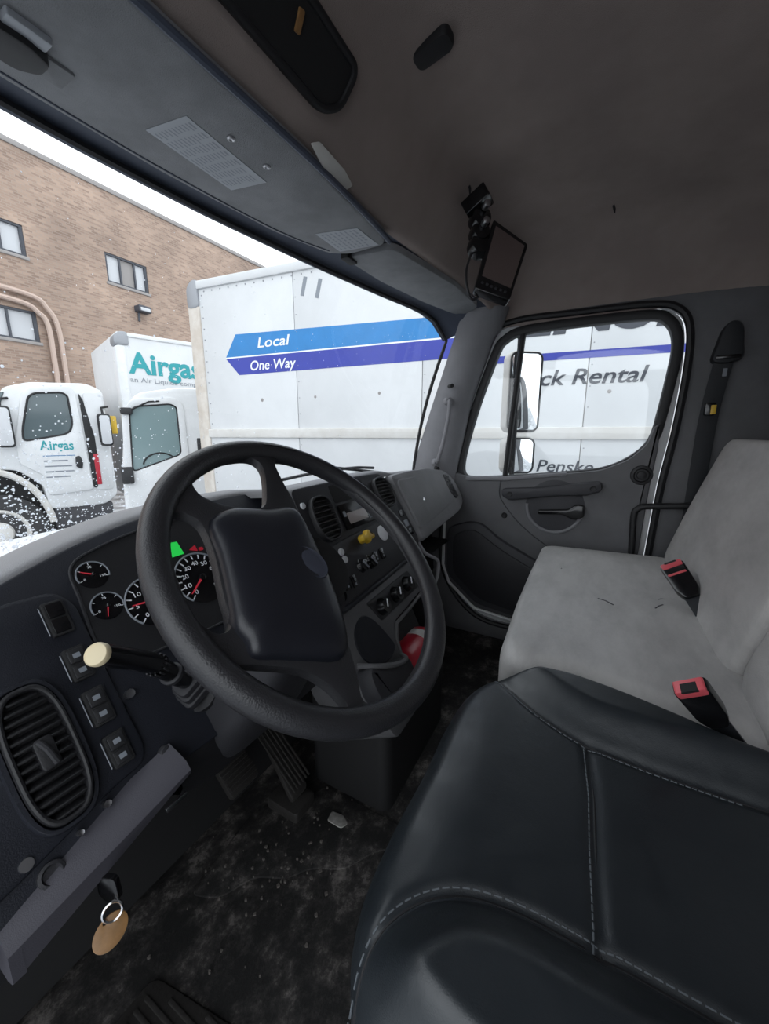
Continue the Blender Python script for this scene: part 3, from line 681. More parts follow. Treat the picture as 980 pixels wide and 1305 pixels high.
# cup holder
cup = solid('cup_holder', FC, [rpoly([(-0.090, -0.405), (-0.02, -0.445), (0.072, -0.462), (0.070, -0.52), (0.02, -0.56), (-0.06, -0.55), (-0.098, -0.47)], 0.03, 6)], 0.0, 0.045, 0.018, 'dash_mid', dash)
pillow('cup_recess', FC, [tuple(p) for p in crom([(-0.045, -0.340), (0.000, -0.322), (0.035, -0.345), (0.068, -0.405), (0.076, -0.440), (0.03, -0.452), (-0.03, -0.432), (-0.058, -0.385)], 5)], (0.01, -0.39), [(1, 0.0042), (0.96, 0.0062), (0.9, 0.0052), (0.6, 0.0048)], None, 'dash_dark', cup)
tube('cup_rim_highlight', [FC(p[0], p[1], p[2]) for p in crom([(-0.088, -0.402, 0.012), (-0.055, -0.425, 0.040), (0.0, -0.452, 0.046), (0.045, -0.462, 0.044), (0.078, -0.462, 0.012)], 6, False)], 0.006, 'console_grey', cup, seg=8)  # paler tube models the highlight along the cup holder rim
# right flank of the centre stack
tube('stack_flank', [Vector(p) for p in crom([(0.425, 0.49, 0.595), (0.445, 0.475, 0.555), (0.50, 0.455, 0.52), (0.515, 0.45, 0.50), (0.51, 0.45, 0.46), (0.50, 0.455, 0.43)], 5, False)], 0.006, 'pillar_grey', dash, seg=8)
solid('flank_panel', Fr((0.42, 0, 0), (1, 0, 0), (0, 1, 0)), [[(0.49, 0.60), (0.46, 0.50), (0.46, 0.30), (0.56, 0.10), (0.80, 0.10), (0.80, 0.74), (0.62, 0.74)]], -0.02, 0.0, 0.0, 'dash_black', dash)
# passenger side
solid('passenger_panel', FC, [rpoly([(0.395, 0.002), (0.55, 0.006), (0.719, 0.002), (0.885, -0.022), (0.952, -0.062), (0.975, -0.13), (0.968, -0.185), (0.90, -0.215), (0.824, -0.222), (0.60, -0.235), (0.440, -0.248), (0.415, -0.10)], 0.03, 6)], -0.13, 0.022, 0.020, 'dash_grey', dash)
gb = solid('glove_box_door', FC, [rpoly([(0.415, -0.024), (0.60, -0.026), (0.785, -0.040), (0.815, -0.075), (0.826, -0.155), (0.78, -0.172), (0.60, -0.190), (0.436, -0.206), (0.428, -0.12)], 0.02, 6)], 0.018, 0.0265, 0.004, 'dash_grey', dash)
lathe('glove_box_lock', FC.sub(0.55, -0.115, 0.0265), [(0.006, 0), (0.005, 0.002), (0.002, 0.002)], 'chrome', gb, seg=10)
ev = solid('end_vent', FC, [rpoly([(0.835, -0.040), (0.878, -0.052), (0.912, -0.150), (0.870, -0.165), (0.838, -0.125)], 0.018, 6)], 0.016, 0.025, 0.003, 'dash_black', dash)
for i in range(6):
    y = -0.062-0.018*i; x0 = 0.842+0.0035*i; plate('slat', FC, x0, x0+0.036, y-0.003, y+0.003, 0.022, 0.029, 'dash_mid', ev, 0.002, 0.001)

# ================================================================== STEERING WHEEL AND COLUMN
sw = thing('steering_wheel', 'black four-spoke steering wheel with a padded hub and oval emblem', 'steering wheel', tuple(FW.o))
N = 72; rr = 0.2130
tube('rim', [FW(rr*math.cos(2*PI*i/N), rr*math.sin(2*PI*i/N), 0) for i in range(N)], 0.0160, 'wheel_black', sw, seg=16, closed=True)
OA = [(-0.100, 0.172), (-0.078, 0.186), (-0.044, 0.196), (-0.005, 0.198), (0.014, 0.190), (0.014, 0.170), (-0.008, 0.134), (-0.034, 0.108), (-0.075, 0.120), (-0.102, 0.140), (-0.107, 0.158)]
OB = [(0.052, 0.186), (0.090, 0.178), (0.140, 0.140), (0.172, 0.096), (0.196, 0.008), (0.186, -0.073), (0.145, -0.139), (0.100, -0.172), (0.048, -0.192), (-0.015, -0.198), (-0.062, -0.190), (-0.086, -0.172), (-0.071, -0.146), (-0.053, -0.109), (-0.028, -0.048), (0.023, 0.089), (0.036, 0.145)]
OC = [(-0.163, 0.118), (-0.146, 0.126), (-0.131, 0.106), (-0.139, 0.064), (-0.160, 0.010), (-0.170, -0.020), (-0.188, -0.018), (-0.199, 0.024), (-0.188, 0.075)]
OD = [(-0.188, -0.062), (-0.157, -0.081), (-0.130, -0.104), (-0.115, -0.131), (-0.110, -0.158), (-0.118, -0.163), (-0.144, -0.140), (-0.170, -0.108)]
holes = [[tuple(p) for p in crom(h, 4)] for h in (OA, OB, OC, OD)]
solid('spokes', FW, [ell(0, 0, 0.2165, None, 72)]+holes, -0.010, 0.004, 0.005, 'wheel_black', sw)
HUB = [(-0.126, 0.098), (-0.106, 0.112), (-0.078, 0.113), (-0.036, 0.100), (0.004, 0.094), (0.012, 0.072), (-0.008, 0.0), (-0.036, -0.072), (-0.060, -0.112), (-0.085, -0.120), (-0.118, -0.100), (-0.147, -0.080), (-0.172, -0.062), (-0.170, -0.042), (-0.171, -0.025), (-0.160, 0.001), (-0.139, 0.054)]
hub = pillow('hub_pad', FW, [tuple(p) for p in crom(HUB, 5)], (-0.080, 0.005),
             [(1.0, -0.014), (1.0, 0.000), (0.99, 0.006), (0.965, 0.011), (0.93, 0.0145), (0.88, 0.017), (0.8, 0.019), (0.6, 0.0215), (0.3, 0.0225), (0.1, 0.023)], None, 'hub_vinyl', sw)
em = pillow('emblem', FW.sub(-0.040, -0.001, 0.0190, 0.25), ell(0, 0, 0.021, 0.027, 32), (0, 0), [(1, -0.004), (1, 0.001), (0.94, 0.003), (0.86, 0.0022), (0.6, 0.0032), (0.3, 0.0036)], None, 'emblem_sheen', hub)
lathe('hub_core', FW, [(0.045, -0.05), (0.055, -0.014)], 'black_matte', sw, seg=24)
tube('worn_chip', [FW(0.2130*math.cos(t), 0.2130*math.sin(t), 0.0152) for t in lin(1.40, 1.12, 8)], 0.0035, 'black_matte', sw, seg=6, flat=0.5)

col = thing('steering_column', 'black plastic steering column shroud below the wheel with a rubber boot', 'steering column', (-0.29, 0.50, 0.55))
KD = -FW.n
def shroud(t, k):
    w = interp(t, [(0.035, 0.045), (0.07, 0.050), (0.14, 0.060), (0.24, 0.095), (0.34, 0.115)]); h = interp(t, [(0.035, 0.035), (0.07, 0.040), (0.14, 0.050), (0.24, 0.065), (0.34, 0.075)])
    a = 2*PI*k/32; c, s = math.cos(a), math.sin(a)
    u = w*math.copysign(abs(c)**0.55, c); v = h*math.copysign(abs(s)**0.55, s)-interp(t, [(0.035, 0.03), (0.12, 0.04), (0.34, 0.065)])
    return FW(u-0.005, v, -t)
surf('shroud', shroud, [0.035, 0.045, 0.06, 0.08, 0.11, 0.14, 0.19, 0.24, 0.30, 0.34], list(range(33)), 'dash_mid', col)
lathe('shroud_cap', FW.sub(-0.005, -0.03, -0.036), [(0.045, -0.004), (0.045, 0.0)], 'dash_mid', col, seg=20)
# rubber boot and stalk on the left
SB, SE = Vector((-0.412, 0.492, 0.588)), Vector((-0.550, 0.417, 0.734))
bd = (Vector((-0.47, 0.470, 0.660))-SB).normalized()
for i in range(3):
    B = Fr(SB+bd*(-0.012+0.011*i), bd, (1, 0, 0)); w = 0.026-0.004*i
    solid('boot_fold', B, [rrect(-w, w, -w*0.85, w*0.85, 0.008)], -0.006, 0.005, 0.003, 'dash_mid', col)
tube('boot_base', [SB-bd*0.02, SB-bd*0.08+Vector((0.05, 0.01, 0))], [0.034, 0.05], 'dash_black', col, seg=14)
st = thing('turn_signal_stalk', 'black turn signal stalk with a cream round end button', 'stalk', tuple(SB+bd*0.02))
pth = crom([SB+bd*0.012, SB+bd*0.045, Vector((-0.466, 0.470, 0.657)), Vector((-0.500, 0.450, 0.690)), SE], 6, False)
n = len(pth)
tube('lever', pth, [interp(i/(n-1), [(0, 0.010), (0.35, 0.012), (0.55, 0.0120), (0.62, 0.0125), (1, 0.0112)]) for i in range(n)], 'black_gloss', st, seg=16)
ax = (pth[-1]-pth[-3]).normalized(); E_ = Fr(SE, ax, (0, 1, 0))
lathe('end_button', E_, [(0.0116, -0.002), (0.0116, 0.003), (0.0102, 0.005), (0.006, 0.0056)], 'cream', st, seg=24)
d1 = (pth[13]-pth[11]).normalized(); R1 = Fr(pth[12], d1, (0, 1, 0))
for k in range(14):
    a = 2*PI*k/14; tube('grip_rib', [R1(0.0128*math.cos(a), 0.0128*math.sin(a), -0.006), R1(0.0135*math.cos(a), 0.0135*math.sin(a), 0.006)], 0.0013, 'dash_mid', st, seg=5)
d2_ = (pth[8]-pth[6]).normalized(); R2 = Fr(pth[7], d2_, (0, 1, 0))
lathe('collar', R2, [(0.0125, -0.004), (0.0150, -0.002), (0.0150, 0.004), (0.0125, 0.006)], 'dash_mid', st, seg=18)

# ignition key with ring and tag, hanging under the knee panel
ky = thing('ignition_key', 'black-headed key in the lower dash with a steel ring and brown oval tag', 'key', (-0.571, 0.43, 0.40))
lathe('lock_barrel', Fr((-0.568, 0.444, 0.470), (-0.1, -0.75, -0.6)), [(0.013, -0.03), (0.013, 0.002), (0.009, 0.004)], 'black_matte', ky, seg=16)
solid('key_head', Fr((-0.569, 0.430, 0.456), (-0.9, -0.35, 0), (0, -1, 0)), [rpoly([(-0.012, 0.014), (0.010, 0.014), (0.012, -0.016), (-0.004, -0.022), (-0.014, -0.012)], 0.006)], -0.003, 0.003, 0.001, 'black_gloss', ky)
RG = Fr((-0.574, 0.421, 0.432), (-0.35, -0.9, 0.25), (1, 0, 0))
tube('ring', [RG(0.009*math.cos(2*PI*i/24), 0.010*math.sin(2*PI*i/24)) for i in range(24)], 0.0016, 'chrome', ky, seg=6, closed=True)
TG = Fr((-0.5805, 0.416, 0.4165), (-0.25, -0.72, 0.65), (1, 0.0, 0.45))
solid('tag', TG, [ell(0, 0, 0.0175, 0.0140, 32), ell(0.002, 0.0105, 0.0018, 0.0018, 10)], -0.0012, 0.0012, 0.0005, 'tag_brown', ky)

# ------------------------------------------------------------------ pedals
def pedal_pad(name, label, quad, th, ribs, along):
    q = [Vector(p) for p in quad]; c = sum(q, Vector())/4
    e1 = (q[1]-q[0]+q[2]-q[3]).normalized(); e2 = (q[0]-q[3]+q[1]-q[2]).normalized(); n = e1.cross(e2).normalized()
    F = Fr(c, n, e1); loc = [((p-c).dot(F.e1), (p-c).dot(F.e2)) for p in q]
    t = thing(name, label, 'pedal', tuple(c))
    solid('pad', F, [rpoly(loc, 0.012)], -th, 0.0, 0.003, 'pedal', t)
    a0, a1 = min(p[0] for p in loc), max(p[0] for p in loc); b0, b1 = min(p[1] for p in loc), max(p[1] for p in loc)
    for i in range(ribs):
        u = (i+0.5)/ribs
        if along: a = a0+(a1-a0)*(0.12+0.76*u); plate('tread_rib', F, a-0.0022, a+0.0022, b0*0.86, b1*0.86, -0.001, 0.003, 'pedal', t, 0.001, 0.0005)
        else: b = b0+(b1-b0)*(0.10+0.80*u); plate('tread_rib', F, a0*0.86, a1*0.86, b-0.0022, b+0.0022, -0.001, 0.003, 'pedal', t, 0.001, 0.0005)
    return t, F
bp_, Fb = pedal_pad('brake_pedal', 'square ribbed rubber brake pedal hanging in the footwell', [(-0.232, 0.735, 0.185), (-0.150, 0.735, 0.185), (-0.158, 0.655, 0.125), (-0.240, 0.655, 0.125)], 0.014, 8, False)
tube('pedal_arm', [Fb(0, 0, -0.01), Fb(0.01, 0.02, -0.06), Vector((-0.19, 0.83, 0.40)), Vector((-0.19, 0.80, 0.50))], 0.010, 'black_matte', bp_, seg=8)
ap_, Fa = pedal_pad('accelerator_pedal', 'long ribbed black accelerator pedal sloping down to the floor', [(-0.095, 0.745, 0.215), (-0.040, 0.745, 0.215), (-0.075, 0.575, 0.050), (-0.130, 0.575, 0.050)], 0.012, 6, True)
plate('pedal_base', FZ, -0.14, -0.065, 0.56, 0.66, 0.0, 0.03, 'pedal', ap_, 0.01, 0.004)

# fire extinguisher lying in the open cubby
fx = thing('fire_extinguisher', 'red fire extinguisher lying beside the cup holder under the dash', 'fire extinguisher', (0.28, 0.44, 0.20))
FE = Fr((0.125, 0.415, 0.320), (1, 0.0, -0.02), (0, 0, 1))
lathe('cylinder', FE, [(0.018, -0.015), (0.036, -0.004), (0.048, 0.010), (0.052, 0.025), (0.052, 0.165), (0.047, 0.178), (0.03, 0.186)], 'red', fx, seg=32)
lathe('label', FE, [(0.0522, 0.115), (0.0526, 0.116), (0.0526, 0.150), (0.0522, 0.151)], 'paper', fx, seg=32)
lathe('valve', FE, [(0.016, -0.055), (0.020, -0.04), (0.018, -0.012)], 'black_matte', fx, seg=14)
solid('inspection_tag', Fr((0.125, 0.362, 0.300), (-0.35, -0.85, 0.4), (1, 0, 0.2)), [rpoly([(-0.018, 0.030), (0.014, 0.034), (0.022, -0.006), (0.006, -0.036), (-0.020, -0.028)], 0.006)], -0.001, 0.001, 0, 'sticker', fx)
tray = plate('console_tray', FZ, -0.01, 0.40, 0.375, 0.62, 0.0, 0.266, 'black_matte', dash, 0.03, 0.01)
rb = tag(pillow('red_cloth', FZ, [tuple(p) for p in crom([(0.00, 0.385), (0.05, 0.380), (0.095, 0.385), (0.09, 0.42), (0.05, 0.43), (0.0, 0.42)], 5)], (0.047, 0.404), [(1, 0.266), (1.02, 0.276), (0.95, 0.295), (0.8, 0.302), (0.4, 0.306)], lambda a, b, k: 0.006*math.sin(60*a)*math.cos(50*b), 'red', None),
         'crumpled dark red cloth in the tray below the cup holder', 'cloth')

# ================================================================== SEATS
def polydist(x, y, pl):
    best = 9
    for (x0, y0), (x1, y1) in zip(pl, pl[1:]):
        dx, dy = x1-x0, y1-y0; L = dx*dx+dy*dy
        t = max(0, min(1, ((x-x0)*dx+(y-y0)*dy)/L)); best = min(best, math.hypot(x-x0-t*dx, y-y0-t*dy))
    return best
SX = -0.285
ds = thing('driver_seat', 'black leather driver seat with raised side bolsters and pale stitching', 'seat', (SX, -0.08, 0.0))
HALF = [(0.0, 0.176), (0.10, 0.178), (0.18, 0.170), (0.235, 0.140), (0.262, 0.085), (0.270, 0.02), (0.258, -0.06), (0.235, -0.14), (0.208, -0.22), (0.195, -0.30), (0.18, -0.345), (0.10, -0.36)]
OUT = [(SX+a, b) for a, b in HALF]+[(SX-a, b) for a, b in HALF[::-1] if a > 0]
OUT = [tuple(p) for p in crom(OUT, 14)]
SEAMR = [tuple(p) for p in crom([(-0.020, 0.150), (-0.045, 0.130), (-0.080, 0.098), (-0.118, 0.052), (-0.145, 0.008), (-0.160, -0.032), (-0.166, -0.10), (-0.166, -0.20), (-0.166, -0.34)], 5, False)]
SEAML = [tuple(p) for p in crom([(-0.552, 0.118), (-0.530, 0.134), (-0.490, 0.133), (-0.453, 0.111), (-0.426, 0.073), (-0.414, 0.025), (-0.412, -0.032), (-0.412, -0.10), (-0.412, -0.20), (-0.412, -0.34)], 5, False)]
SEAMC = [(-0.168, -0.032), (-0.25, -0.040), (-0.32, -0.042), (-0.412, -0.047)]
def sstep(t): t = max(0.0, min(1.0, t)); return t*t*(3-2*t)
def seam_x(tab, b): return interp(b, sorted((p[1], p[0]) for p in tab))
TABR, TABL = SEAMR[5:], SEAML[12:]
def seatfeat(a, b, k):
    drop = -0.80*max(0.0, b-0.085)**1.6
    if k > 0.995: return drop
    u = (a-SX)
    d = min(polydist(a, b, SEAMR), polydist(a, b, SEAML)); dc = polydist(a, b, SEAMC)
    out = (a > seam_x(TABR, b)) if u > 0 else (a < seam_x(TABL, b))
    e = sstep((1.0-k)/0.13)
    z = 0.0
    if out: z += 0.036*sstep(d/0.060)*e*(0.35+0.65*sstep((0.172-b)/0.09))
    z -= (0.006*math.exp(-(d/0.008)**2)+0.004*math.exp(-(dc/0.008)**2))*e
    z -= 0.010*math.exp(-(u/0.10)**2)*math.exp(-((b+0.18)/0.12)**2)*e
    return z+drop*(1-(0.5*sstep(d/0.06)*e if out else 0))
ZS = 0.512
rings = [(0.96, ZS-0.17), (1.0, ZS-0.15), (1.0, ZS-0.075)]
for i in range(1, 13):
    t = i/12*PI/2; rings.append((1-0.13*(1-math.cos(t)), ZS-0.055*(1-math.sin(t))))
rings += [(0.87*(1-i/62), ZS) for i in range(1, 62)]
pillow('cushion', FZ, OUT, (SX, -0.09), rings, seatfeat, 'leather', ds)
def seatz(a, b):
    # approximate loop factor of a point, then its height
    best = 0
    ang = math.atan2(b+0.09, a-SX); r = math.hypot(a-SX, b+0.09)
    rb_ = min(OUT, key=lambda p: abs(math.atan2(math.sin(math.atan2(p[1]+0.09, p[0]-SX)-ang), math.cos(math.atan2(p[1]+0.09, p[0]-SX)-ang))))
    k = min(1.0, r/math.hypot(rb_[0]-SX, rb_[1]+0.09))
    c = ZS
    if k > 0.87: c = ZS-0.055*(1-math.sin(math.acos(max(-1, min(1, 1-(1-k)/0.13)))))
    return c+seatfeat(a, b, k)
def stitches(name, pl, off, m='stitch', step=0.0075):
    geos = []
    L = 0; pts = [Vector(p) for p in pl]
    seg = 0; i = 0
    while i < len(pts)-1:
        a, b = pts[i], pts[i+1]; d = (b-a); n = max(1, round(d.length/step)); nn = Vector((-d.y, d.x)).normalized()*off
        for j in range(n):
            p = a+d*((j+0.12)/n)+nn; q = a+d*((j+0.85)/n)+nn
            geos.append(tube_geo([(p.x, p.y, seatz(p.x, p.y)+0.0006), (q.x, q.y, seatz(q.x, q.y)+0.0006)], 0.0009, 4))
        i += 1
    o = merge(name, geos, m, ds); return o
stitches('seam_stitching', SEAMR[4:36], -0.006)
stitches('seam_stitching', SEAML[4:40], 0.006)
stitches('seam_stitching', SEAMC, -0.006)
for q, nm in ((SEAMR, 'seam_piping'), (SEAML, 'seam_piping'), (SEAMC, 'seam_piping')):
    tube(nm, [(a, b, seatz(a, b)-0.0005) for a, b in q], 0.0016, 'dash_black', ds, seg=5)
solid('seat_pan', FZ, [[(SX+(a-SX)*0.93, -0.09+(b+0.09)*0.93) for a, b in OUT]], 0.27, 0.37, 0.01, 'black_matte', ds)
solid('pedestal', FZ, [rrect(SX-0.18, SX+0.18, -0.32, 0.06, 0.03)], 0.0, 0.27, 0.01, 'black_matte', ds)
# backrest (outside the frame, leaning back from the cushion)
FB = Fr((SX, -0.345, 0.44), (0, 0.97, 0.24), (1, 0, 0))
pillow('backrest', FB, rpoly([(-0.155, 0), (-0.165, 0.25), (-0.16, 0.52), (-0.10, 0.66), (0.10, 0.66), (0.16, 0.52), (0.165, 0.25), (0.155, 0)], 0.06, 6), (0, 0.3),
       [(1, -0.06), (1, 0.0), (0.97, 0.03), (0.90, 0.05), (0.8, 0.055), (0.5, 0.045), (0.2, 0.04)], None, 'leather', ds)

bs = thing('passenger_bench', 'worn grey vinyl two-place bench seat beside the passenger door', 'seat', (0.45, -0.1, 0.0))
BOUT = rpoly([(0.005, 0.135), (0.30, 0.148), (0.60, 0.152), (0.885, 0.150), (0.905, -0.05), (0.910, -0.29), (0.40, -0.30), (-0.065, -0.30), (-0.06, -0.20), (-0.005, -0.05)], 0.05, 6)
# denser loop for a smooth outline
def dens(l, n=3):
    out = []
    for i in range(len(l)):
        a, b = Vector(l[i-1]), Vector(l[i]); m_ = max(1, int((a-b).length/0.03))
        for j in range(m_): out.append(tuple(a+(b-a)*(j/m_)))
    return out
BOUT = dens(BOUT)
ZB = 0.525
def bfeat(a, b, k):
    if k > 0.985: return 0
    return -0.012*math.exp(-((a-0.55)/0.2)**2-((b+0.05)/0.13)**2)-0.006*math.exp(-((a-0.2)/0.15)**2-((b+0.02)/0.12)**2)+0.003*math.sin(23*a+3*b)*math.exp(-((b+0.22)/0.06)**2)
rings = [(0.97, 0.30), (1.0, 0.32), (1.0, ZB-0.05)]
for i in range(1, 8):
    t = i/7*PI/2; rings.append((1-0.09*(1-math.cos(t)), ZB-0.042*(1-math.sin(t))))
rings += [(0.91*(1-i/22), ZB) for i in range(1, 22)]
pillow('cushion', FZ, BOUT, (0.45, -0.08), rings, bfeat, 'vinyl', bs)
solid('bench_base', FZ, [rrect(0.03, 0.88, -0.30, 0.08, 0.02)], 0.0, 0.31, 0.01, 'black_matte', bs)
FBK = Fr((0, -0.245, 0.512), (0, 0.41, 0.12), (-1, 0, 0))     # backrest face: a = -x, b up the face
def back_section(x0, x1, b1, r):
    l = dens(rpoly([(-x1, 0.0), (-x0, 0.0), (-x0+0.0, b1), (-x1+0.01, b1)], r, 7)); cx, cy = -(x0+x1)/2, b1/2
    hw = (x1-x0)/2; k0 = 1-0.035/hw*0.9
    rg = [(0.98, -0.09), (1.0, -0.07), (1.0, -0.022)]+[(1-(1-k0)*(1-math.cos(t)), -0.022*(1-math.sin(t))) for t in (0.4, 0.8, 1.2, PI/2)]+[(k0*(1-i/12), 0.0) for i in range(1, 12)]
    pillow('backrest', FBK, l, (cx, cy), rg, lambda a, b, k: 0.0 if k > 0.98 else 0.006*math.exp(-((b-b1*0.5)/0.2)**2), 'vinyl', bs)
back_section(0.118, 0.915, 0.445, 0.05)
back_section(-0.10, 0.108, 0.445, 0.06)
solid('back_shell', FBK, [rrect(-0.90, 0.14, 0.02, 0.43, 0.03)], -0.13, -0.06, 0.01, 'black_matte', bs)
# small tears and scuffs in the vinyl
for p, q, w in (((0.40, -0.045), (0.37, -0.080), 0.0022), ((0.385, -0.170), (0.42, -0.19), 0.0018), ((0.46, -0.185), (0.47, -0.20), 0.0015), ((0.60, 0.06), (0.605, 0.058), 0.0015)):
    tube('tear', [(p[0], p[1], ZB+bfeat(*p, 0)+0.0004), ((p[0]+q[0])/2+0.004, (p[1]+q[1])/2, ZB+bfeat(*q, 0)+0.0006), (q[0], q[1], ZB+bfeat(*q, 0)+0.0004)], w, 'door_dark', bs, seg=6, flat=0.4)

# seat belt buckles
def buckle(base, tip, e, w, label, stripe=True):
    base, tip = Vector(base), Vector(tip); d = tip-base; L = d.length; e = Vector(e)
    t = thing('seat_belt_buckle', label, 'seat belt buckle', tuple(base), 'red-button buckles on the bench')
    F = Fr(base, d.cross(e), d)
    if F.n.dot(CAM-base) < 0: F = Fr(base, -d.cross(e), d)
    solid('body', F, [rpoly([(L, w), (L, -w), (L*0.25, -w*0.9), (0, -w*0.5), (0, w*0.5), (L*0.25, w*0.9)], 0.008)], -0.010, 0.010, 0.004, 'black_gloss', t)
    solid('release_button', F, [rpoly([(L*1.03, w*0.88), (L*1.03, -w*0.88), (L*0.86, -w*0.84), (L*0.86, w*0.84)], 0.004)], -0.008, 0.0118, 0.002, 'red_button', t)
    plate('button_slot', F, L*0.985, L*1.035, -w*0.5, w*0.5, -0.002, 0.0122, 'black_matte', t, 0.002, 0)
    if stripe: solid('latch_stripe', F, [rpoly([(L*0.70, w*0.75), (L*0.70, -w*0.75), (L*0.64, -w*0.75), (L*0.64, w*0.75)], 0.002)], 0.008, 0.0112, 0.001, 'red_button', t)
    solid('webbing', F, [[(0.01, -w*0.6), (0.01, w*0.6), (-0.05, w*0.6), (-0.05, -w*0.6)]], -0.002, 0.002, 0, 'belt_black', t)
buckle((0.412, -0.246, 0.556), (0.513, -0.211, 0.603), (0, -0.85, 0.5), 0.028, 'black buckle with a red button on the bench nearer the passenger door')
buckle((-0.075, -0.192, 0.546), (-0.098, -0.146, 0.606), (0, -0.97, 0.25), 0.022, 'black buckle with a red button on the bench beside the driver seat', False)
# grab bar at the end of the bench
gb2 = thing('bench_grab_bar', 'bent black tubular grab bar at the door end of the bench', 'grab bar', (0.95, -0.16, 0.45))
tube('bar', crom([FX(0.160, 0.28, 0.05), FX(0.158, 0.50, 0.05), FX(0.150, 0.645, 0.05), FX(0.160, 0.678, 0.05), FX(0.190, 0.690, 0.05), FX(0.302, 0.701, 0.05), FX(0.40, 0.705, 0.05)], 6, False), 0.011, 'rubber', gb2, seg=10)
lathe('floor_mount', Fr(FX(0.160, 0.28, 0.05), (0, 0, 1)), [(0.022, -0.28), (0.022, -0.27), (0.011, -0.26), (0.011, 0.0)], 'rubber', gb2, seg=12)

# shoulder belt on the side wall
bl = thing('seat_belt', 'black shoulder seat belt hanging from a guide on the rear pillar', 'seat belt', (0.99, -0.34, 0.7))
path = crom([FX(0.348, 1.255, 0.024), FX(0.345, 1.20, 0.022), FX(0.335, 1.10, 0.018), FX(0.328, 1.00, 0.018), FX(0.326, 0.85, 0.016), FX(0.326, 0.60, 0.014)], 5, False)
tube('strap', path, 0.026, 'belt_black', bl, seg=8, flat=0.08, up=(1, 0, 0))
solid('guide_cover', FX, [[tuple(p) for p in crom([(0.312, 1.185), (0.318, 1.235), (0.330, 1.285), (0.352, 1.305), (0.376, 1.288), (0.386, 1.235), (0.388, 1.19), (0.35, 1.175)], 5)]], 0.0, 0.034, 0.010, 'belt_black', bl)
plate('guide_slot', FX, 0.318, 0.382, 1.188, 1.200, 0.030, 0.038, 'black_gloss', bl, 0.004, 0.002)
sl_ = plate('belt_stop', FX, 0.312, 0.340, 1.010, 1.052, 0.012, 0.036, 'black_gloss', bl, 0.005, 0.003)
plate('belt_tag', FX, 0.327, 0.341, 1.014, 1.044, 0.034, 0.040, 'yellow', sl_, 0.002, 0.001)
plate('care_label', FX, 0.345, 0.356, 1.135, 1.160, 0.020, 0.0235, 'ink_grey', bl, 0.001, 0)
tag(lathe('pillar_stud', Fr((0.999, -0.35, 0.50), (-1, 0, 0)), [(0.010, 0), (0.008, 0.004), (0.003, 0.005)], 'rubber', None, seg=12), 'small black stud on the side wall behind the bench', 'stud') if False else None

# ================================================================== OVERHEAD: visors, labels, shelf pocket, monitor
FV = Fr((0, 0, 1.415), (0, 0, -1), (1, 0, 0))       # looking up: a = x, b = -y
def vloop(pts): return [(x, -y) for x, y in pts]
v1 = thing('sun_visor', 'dark grey driver side sun visor folded up with two printed labels', 'sun visor', (-0.25, 0.62, 1.42))
solid('visor_board', FV, [rpoly(vloop([(-0.80, 0.735), (-0.42, 0.746), (-0.20, 0.742), (0.05, 0.715), (0.205, 0.668), (0.235, 0.62), (0.232, 0.515), (0.20, 0.497), (-0.10, 0.488), (-0.40, 0.496), (-0.80, 0.500)]), 0.02)], -0.020, 0.0, 0.006, 'visor_grey', v1)
tube('visor_edge', [FV(x, -y, -0.002) for x, y in crom([(-0.80, 0.494), (-0.40, 0.490), (-0.10, 0.482), (0.10, 0.487), (0.225, 0.497)], 5, False)], 0.006, 'header_navy', v1, seg=8)
tube('visor_seam', [FV(x, -y, 0.0) for x, y in crom([(-0.80, 0.722), (-0.42, 0.732), (-0.20, 0.728), (0.05, 0.70), (0.19, 0.655)], 5, False)], 0.0018, 'header_navy', v1, seg=6)
v2 = thing('sun_visor', 'grey passenger side sun visor folded up against the header', 'sun visor', (0.6, 0.55, 1.42))
solid('visor_board', FV, [rpoly(vloop([(0.255, 0.655), (0.45, 0.645), (0.70, 0.600), (0.885, 0.548), (0.90, 0.50), (0.84, 0.44), (0.60, 0.447), (0.36, 0.492), (0.27, 0.51)]), 0.025)], -0.022, -0.004, 0.005, 'visor_grey', v2)
plate('visor_hinge', FV, 0.24, 0.29, -0.655, -0.63, -0.018, 0.002, 'black_matte', v2, 0.006, 0.002)
def sticker(label, q, lines):
    q = [Vector((x, y)) for x, y in q]                 # far-left, near-left, near-right, far-right corners on the visor
    t = thing('warning_label', label, 'label', (q[0].x, q[0].y, 1.4145))
    solid('sheet', FV, [[(p.x, -p.y) for p in q]], 0.0002, 0.0009, 0, 'sticker', t)
    geos = []
    for i in range(lines):
        u = (i+0.8)/(lines+0.9)
        for j in range(7):
            v0 = 0.06+j*0.128; v1_ = v0+random.uniform(0.07, 0.115)
            if i == 0 and j > 4: continue
            def P(v, w):
                a = q[1].lerp(q[0], w); b = q[2].lerp(q[3], w); r = a.lerp(b, v); return FV(r.x, -r.y, 0.0012)
            h = 0.42/(lines+1)*(1.5 if i == 0 else 1.0)
            o = [P(v0, u), P(v1_, u), P(v1_, u+h*0.8), P(v0, u+h*0.8)]
            geos.append((o, [(0, 1, 2, 3)]))
    merge('small_print', geos, 'ink_grey', t, smooth=False)
sticker('larger pale printed warning label on the driver sun visor', [(-0.276, 0.664), (-0.263, 0.583), (-0.092, 0.592), (-0.107, 0.670)], 11)
sticker('smaller pale printed label at the inner end of the driver sun visor', [(0.104, 0.632), (0.128, 0.530), (0.222, 0.526), (0.206, 0.632)], 8)
